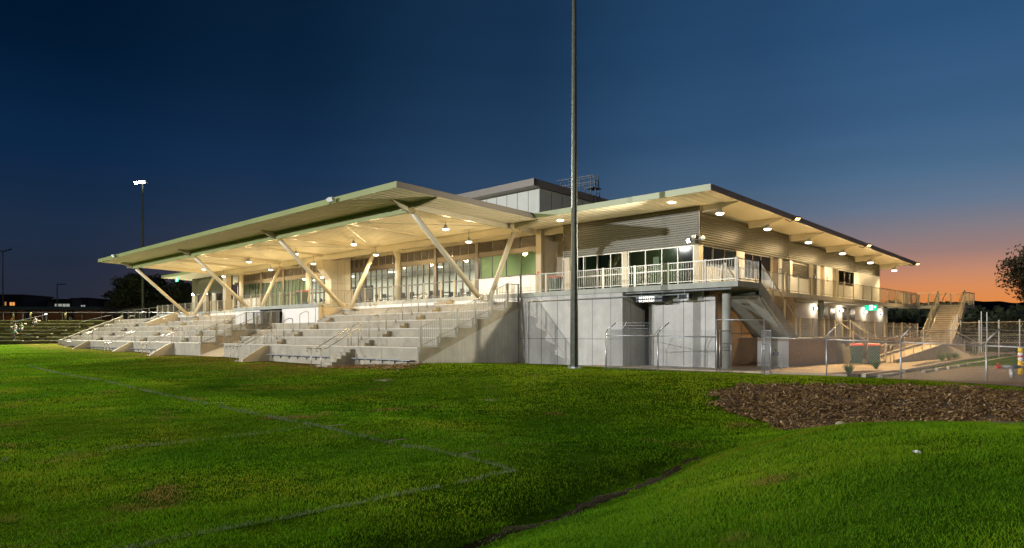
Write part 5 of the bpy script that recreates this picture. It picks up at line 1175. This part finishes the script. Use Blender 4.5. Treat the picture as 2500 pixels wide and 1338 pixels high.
x, y = at(372, 122); tree('gum_tree', x, y, -.2, 17.5, 13, 'big dark gum tree behind the left end of the clubhouse', 'leaf', 420, 60, .34, 3, .2)
x, y = at(460, 118); tree('gum_tree', x, y, -.2, 14.5, 11, 'dark bushy tree behind the far left wing', 'leaf', 230, 60, .30, 8, .2)
x, y = at(2650, 60); tree('gum_tree', x, y, -.4, 15.5, 10.5, 'sparse gum tree reaching in at the right edge against the sunset', 'leafr', 330, 80, .18, 21, .16)
x, y = at(2490, 92); tree('gum_tree', x, y, -.4, 7.8, 7.0, 'low dark bushy tree under the gum tree at the right edge', 'leaf', 200, 50, .22, 5, .12)
# wooded ridge and the far-off wood
rr = random.Random(4); V = []; F = []
def ridge(name, px0, px1, d, yf, m, thick=60):
    n = 90; V = []; F = []
    for i in range(n + 1):
        px = px0 + (px1 - px0) * i / n; h = zat(yf(px), d) + (noise.noise(Vector((px * .02, d * .1, 0))) * 3 + noise.noise(Vector((px * .11, 3, 0))) * 1.2) * d / 600
        a = at(px, d); b = at(px, d + thick); c = at(px, d - thick * .5)
        V += [(c[0], c[1], -1), (a[0], a[1], h), (b[0], b[1], -1)]
    for i in range(n): k = 3 * i; F += [(k, k + 3, k + 4, k + 1), (k + 1, k + 4, k + 5, k + 2)]
    return tag(numesh(name, V, F, M[m], k=4), kind='structure')
ridge('hill', 2050, 2900, 620, lambda p: 736 + max(0, 2330 - p) * .03 + max(0, p - 2450) * .03, 'hill')
ridge('hill', 1500, 2300, 800, lambda p: 748, 'hill')
ridge('hill', -700, 330, 420, lambda p: 744, 'hill')
ridge('hill', 330, 1500, 500, lambda p: 775, 'hill')
def wood(name, px0, px1, d0, d1, y0, y1, n, lb, seed, sz):
    q = np.random.default_rng(seed); px = q.uniform(px0, px1, n); d = q.uniform(d0, d1, n); VV = []
    for a, dd in zip(px, d):
        cx_, cy_ = at(a, dd); top = zat(q.uniform(y0, y1), dd); k = 70; r = max(1.2, (top + 1) * .35); cz = top - r
        dv = q.normal(0, 1, (k, 3)); dv /= np.linalg.norm(dv, axis=1)[:, None]; P = np.array([cx_, cy_, cz]) + dv * (q.random(k) ** .4)[:, None] * np.array([r * 1.1, r * 1.1, r]); P[k // 2:, 2] -= q.random(k - k // 2) * cz
        u = q.normal(0, 1, (k, 3)); u /= np.linalg.norm(u, axis=1)[:, None]; w = np.cross(u, q.normal(0, 1, (k, 3))); w /= np.linalg.norm(w, axis=1)[:, None]; s = sz * q.uniform(.5, 1.3, (k, 1)) * dd / 150
        VV.append(np.stack([P - u * s, P + w * s * .6, P + u * s, P - w * s * .6], 1).reshape(-1, 3))
    VV = np.concatenate(VV); return tag(numesh(name, VV, np.arange(len(VV)).reshape(-1, 4), M['leaf'], k=4), lb, 'wood', kind='stuff')
wood('distant_wood', 2050, 2760, 105, 170, 744, 768, 330, 'dark mass of trees beyond the far stair and the car park', 31, .9)
wood('distant_wood', 1500, 2340, 180, 220, 731, 752, 200, 'dark treetops seen through the railings of the far deck end', 33, .9)
wood('distant_wood', -200, 360, 215, 260, 738, 752, 120, 'dark treetops behind the houses on the left', 32, .9)
# far fences
def plain_fence(name, a, b, h, lb, n, bars=0, rails=(1.0,), mesh=False, z0=-.15, m='galv', spear=False):
    T_ = thing(name, (*a, z0), lb, 'fence'); A = Vector((*a, z0)); B_ = Vector((*b, z0)); U = Vector((0, 0, 1))
    for i in range(n + 1): p = A.lerp(B_, i / n); MB().bar(p, p + U * h * 1.04, .07, .07, (0, 1, 0)).build('post', m, T_)
    mb = MB(); 
    for r_ in rails: mb.bar(A + U * h * r_, B_ + U * h * r_, .04, .04)
    mb.build('rails', m, T_)
    if bars:
        mb = MB(); k = int((B_ - A).length / bars)
        for i in range(k): p = A.lerp(B_, (i + .5) / k); mb.bar(p + U * .1, p + U * h, .045, .02, (0, 1, 0))
        mb.build('bars', m, T_)
    if mesh: mb = MB(); chain(mb, a, b, z0, z0, h, .14, .0035); mb.build('mesh', m, T_)
    return T_
plain_fence('palisade_fence', at(2150, 66), at(2275, 60), 2.0, 'grey palisade fence with rounded pales left of the far stair', 5, .20, (.2, .85))
plain_fence('mesh_fence', at(2345, 52), at(2660, 44), 2.6, 'tall chain-link fence beyond the car park on the right', 6, 0, (.12, .42, .62, .98), True, m='railgrey')
plain_fence('bar_fence', at(275, 112), at(352, 100), 3.5, 'dark vertical-bar fence behind the left end of the seating', 6, .22, (.5, .95), z0=2.0, m='darkmetal')
T_ = thing('frame_posts', (*at(2400, 38), -.1), 'pair of thin galvanised posts joined by short rails beyond the end steps', 'frame')
for px, ya, yb in ((2396, 760, 862), (2409.5, 762, 862)): p = at(px, 38); MB().tube((*p, zat(yb, 38)), (*p, zat(ya, 38)), .03, 7).build('post', 'galv', T_)
m = MB()
for y_ in (800, 806): m.tube((*at(2393, 38), zat(y_, 38)), (*at(2411, 38), zat(y_, 38)), .02, 6)
m.build('crossrail', 'galv', T_)

# ================================================================== THE OLD TERRACE AND THE BUILDINGS ON THE LEFT
def L(s, d): return d * FW[0] + s * RT[0], d * FW[1] + s * RT[1]
def slab(mb, s0, s1, d0, d1, z0, z1):
    p = [L(s0, d0), L(s1, d0), L(s1, d1), L(s0, d1)]; mb.hexa([(*q, z0) for q in p] + [(*q, z1) for q in p])
OT = thing('old_terrace', (*L(-70, 92), 0), 'old mossy concrete terrace with slatted seat edges at the far left', 'terrace')
rows = 7; s0 = -96
for k in range(rows):
    d0 = 87.5 + 1.35 * k; z1 = .36 + .45 * (k + 1); smax = (-98.9 + .703 * d0) / .711 - .3
    mb = MB(); slab(mb, s0, smax, d0 + .25, d0 + 1.62, -.3, z1 - .12); mb.build('step', 'oldconc', OT)
    cuts = [s0] + [c_ + k * .95 for c_ in (-79.5, -70.3, -61.2)] + [smax]; 
    for a, b in zip(cuts, cuts[1:]):
        if b - a > 1.2: mb = MB(); slab(mb, a + (.65 if a != s0 else 0), b - .65 if b != smax else b, d0, d0 + .5, z1 - .11, z1 - .02); mb.build('seat_edge', 'oldedge', OT)
for c_ in (-79.5, -70.3, -61.2):
    for a, b in ((0, 3), (4, 6.6)):
        p0 = L(c_ + a * .95 - .4, 87.2 + 1.35 * a); p1 = L(c_ + b * .95 - .4, 87.2 + 1.35 * b); za = .5 + .45 * a; zb = .5 + .45 * b
        mb = MB(); mb.tube((*p0, za + .8), (*p1, zb + .8), .035, 6); mb.tube((*p0, za - .5), (*p0, za + .8), .035, 6); mb.tube((*p1, zb - .5), (*p1, zb + .8), .035, 6); mb.build('handrail', 'darkmetal', OT)
mb = MB(); z = 3.5; e = (-98.9 + .703 * 97) / .711
mb.tube((*L(s0, 97.2), z + 1.1), (*L(e + 5, 97.2), z + 1.1), .035, 6)
for i in range(22): s_ = s0 + (e + 5 - s0) * i / 21; mb.tube((*L(s_, 97.2), z - .3), (*L(s_, 97.2), z + 1.1), .035, 6)
mb.build('back_rail', 'darkmetal', OT)
sheet('terrace_top', [L(-110, 97.0), L(-45, 97.0), L(-35, 135), L(-130, 135)], 3.42, 'oldconc')
plain_fence('railing', L(-52.5, 93.5), (-86.0, 28.3), 1.1, 'pale steel railing with upright bars at the top left end of the seating', 5, 0, (.97,), z0=3.6, m='railgrey')
SH = thing('pavilion', (*L(-80, 116), 3.4), 'long low brick pavilion with a green metal roof behind the old terrace', 'building')
mb = MB(); slab(mb, -104, -68.6, 116, 122, 3.3, 5.62); mb.build('wall', 'brick', SH)
mb = MB()
for a, b in ((-104, -67.0),): p = [L(a, 114.8), L(b, 114.8), L(b - 1, 123), L(a, 123)]; q_ = [L(a, 117), L(b - 2.5, 117), L(b - 3, 122), L(a, 122)]; mb.hexa([(*k, 5.58) for k in p] + [(*k, 6.22) for k in q_])
mb.build('roof', 'shedroof', SH)
for s_ in (-103, -97.8, -90.5, -81.2, -74.0): mb = MB(); slab(mb, s_, s_ + .9, 115.9, 115.98, 3.4, 5.5); mb.build('doorway', 'darkmetal', SH)
for s_ in (-83.0, -80.2, -74.4): mb = MB(); slab(mb, s_, s_ + .35, 115.4, 115.75, 3.4, 5.57); mb.build('pillar', 'oldconc', SH)
for j, (s_, w) in enumerate(((-102, 4), (-96.5, 4.2), (-89, 5), (-87.8 + 4, 1))):
    mb = MB()
    for i in range(int(w / .42)): slab(mb, s_ + i * .42, s_ + i * .42 + .16, 115.94, 115.99, 4.75, 5.2)
    mb.build('slot_window', 'darkmetal', SH)
for s_ in (-83.2, -80.0, -74.2): light('SPOT', 'pillar_light', (*L(s_ + .1, 115.2), 5.5), 260, (1, .85, .5), .05, (*L(s_ + .1, 115.5), 3), 70)
for px, y_, d, nm, lb in ((112, 767, 100, 'e_white', 'small bright lamp behind the top of the old terrace'), (313, 761, 118, 'e_orange', 'orange lamp beside the dark bar fence on the left')):
    x, y = at(px, d); z = zat(y_, d); T_ = thing('small_lamp', (x, y, z), lb, 'lamp'); MB().lathe((x, y, z), [(-.08, .03), (0, .09), (.08, .03)], 10).build('glow', nm, T_); MB().tube((x, y, z - 3), (x, y, z - .12), .03, 6).build('post', 'darkmetal', T_)
def house(px0, px1, d, ytop, lb, wins, m='house', depth=12, roof=0):
    s0 = (px0 - 1250) / FPX * d; s1 = (px1 - 1250) / FPX * d; T_ = thing('house', (*L((s0 + s1) / 2, d), -.2), lb, 'building')
    mb = MB(); slab(mb, s0, s1, d, d + depth, -.3, zat(ytop, d)); mb.build('wall', m, T_)
    mb = MB(); slab(mb, s0 - .4, s1 + .4, d - .4, d + depth + .4, zat(ytop, d) + .005, zat(ytop, d) + .35 + roof); mb.build('roof', 'houseroof', T_)
    for a, b, ya, yb, mm in wins:
        mb = MB(); slab(mb, (a - 1250) / FPX * d, (b - 1250) / FPX * d, d - .06, d - .005, zat(yb, d), zat(ya, d)); w = mb.build('window', mm, T_)
        mb = MB(); c_ = ((a + b) / 2 - 1250) / FPX * d; slab(mb, c_ - .05, c_ + .05, d - .09, d - .061, zat(yb, d), zat(ya, d)); mb.build('frame', 'houseroof', w)
house(-60, 56, 190, 722, 'dark house with two orange lit windows at the far left', ((24, 36, 738, 746, 'e_win'), (12, 15, 737, 746, 'e_win')), 'houseroof')
house(60, 84, 195, 734, 'small dark house with one orange lit window', ((66, 75, 739, 747, 'e_win'),), 'houseroof')
house(104, 128, 200, 737, 'small grey shed left of the pale-windowed hall', ())
house(128, 176, 200, 733, 'low hall with two wide pale windows', ((134, 151, 742, 748, 'e_winw'), (153, 170, 742, 749, 'e_winw')), 'houseroof')
house(176, 199, 190, 731, 'pale grey gable-less block beside the hall', ()); house(199, 217, 188, 730, 'dark block with a small pale window', ((198, 208, 745, 750, 'e_winw'),), 'houseroof')
house(217, 275, 195, 735, 'long grey warehouse before the big gum tree', ())

# people on the old terrace (seated figures and one walking)
def figure(x, y, z, rz, pose, shirt, trousers, lb):
    T_ = thing('person', (x, y, z), lb, 'person', 'people on the old terrace')
    def skin(name, nodes, edges, m, par):
        me = bpy.data.meshes.new(name); me.from_pydata([n_[:3] for n_ in nodes], edges, []); me.materials.append(M[m]); o = bpy.data.objects.new(name, me); COL.objects.link(o)
        md = o.modifiers.new('skin', 'SKIN'); sb = o.modifiers.new('sub', 'SUBSURF'); sb.levels = 1; sb.render_levels = 1
        for i, n_ in enumerate(nodes): me.skin_vertices[0].data[i].radius = (n_[3], n_[3])
        me.skin_vertices[0].data[0].use_root = True; o.parent = par; return o
    if pose == 'sit':   # origin at seat level; faces -y
        hip = (0, 0, .08, .13); J = [hip, (0, .02, .30, .13), (0, -.02, .50, .15), (0, -.04, .60, .06), (0, -.07, .70, .09), (0, -.08, .80, .085),
             (-.17, -.02, .49, .06), (-.22, -.10, .28, .045), (-.14, -.32, .20, .035), (-.10, -.40, .18, .03), (.17, -.02, .49, .06), (.22, -.10, .28, .045), (.14, -.32, .20, .035), (.10, -.40, .18, .03),
             (-.10, -.02, .07, .09), (-.12, -.42, .10, .07), (-.12, -.44, -.36, .045), (-.12, -.58, -.40, .035), (.10, -.02, .07, .09), (.12, -.42, .10, .07), (.12, -.44, -.36, .045), (.12, -.58, -.40, .035)]
    else:
        J = [(0, 0, .92, .13), (0, .0, 1.12, .12), (0, -.01, 1.36, .15), (0, -.02, 1.47, .055), (0, -.04, 1.57, .09), (0, -.05, 1.66, .085),
             (-.18, 0, 1.36, .055), (-.24, .08, 1.10, .042), (-.24, -.02, .86, .034), (-.24, -.06, .78, .03), (.18, 0, 1.36, .055), (.24, -.10, 1.10, .042), (.22, -.26, .90, .034), (.22, -.32, .84, .03),
             (-.09, 0, .88, .09), (-.10, -.20, .50, .065), (-.10, -.22, .10, .045), (-.10, -.36, .04, .035), (.09, 0, .88, .09), (.10, .14, .48, .065), (.10, .34, .12, .045), (.10, .24, .04, .035)]
    E_ = [(0, 1), (1, 2), (2, 3), (3, 4), (4, 5), (2, 6), (6, 7), (7, 8), (8, 9), (2, 10), (10, 11), (11, 12), (12, 13), (0, 14), (14, 15), (15, 16), (16, 17), (0, 18), (18, 19), (19, 20), (20, 21)]
    body = skin('body', J, E_, 'skin', T_); g_ = lambda i, k: (*J[i][:3], J[i][3] + k)
    skin('shirt', [g_(0, .015), g_(1, .02), g_(2, .02), g_(6, .018), g_(7, .02), g_(10, .018), g_(11, .02)], [(0, 1), (1, 2), (2, 3), (3, 4), (2, 5), (5, 6)], shirt, T_)
    skin('trousers', [g_(0, .02), g_(14, .018), g_(15, .018), g_(16, .018), g_(18, .018), g_(19, .018), g_(20, .018)], [(0, 1), (1, 2), (2, 3), (0, 4), (4, 5), (5, 6)], trousers, T_)
    h = J[5]; MB().lathe((h[0], h[1] + .02, h[2] - .03), [(0, .10), (.06, .105), (.11, .08), (.135, .03)], 12).build('hair', 'black', T_); bpy.context.scene.objects
    for o in T_.children:
        if o.name.startswith('hair'): o.matrix_parent_inverse = Matrix.Identity(4)
    T_.rotation_euler = (0, 0, rz); T_.scale = (1.0, 1.0, 1.0)
def seat_pos(px, k): d0 = 87.5 + 1.35 * k; return (*L((px - 1250) / FPX * (d0 + .25), d0 + .3), .36 + .45 * (k + 1) - .0)
FR = YAW
figure(*seat_pos(37, 3), FR, 'sit', 'grey', 'cloth', 'person in grey with dark trousers sitting on the old terrace')
figure(*seat_pos(52, 3), FR + .2, 'sit', 'green', 'cloth', 'person in a green shirt sitting beside another on the old terrace')
figure(*seat_pos(86, 5), FR - .1, 'sit', 'grey', 'cloth', 'person sitting alone near the top of the old terrace')
M['teal'] = mat('teal_cloth', (.06, .20, .17), .9)
p_ = L((22 - 1250) / FPX * 87.0, 87.0 + .9); figure(p_[0], p_[1], .70, FR + 1.2, 'walk', 'teal', 'cloth', 'person in a teal top walking along the bottom step of the old terrace')
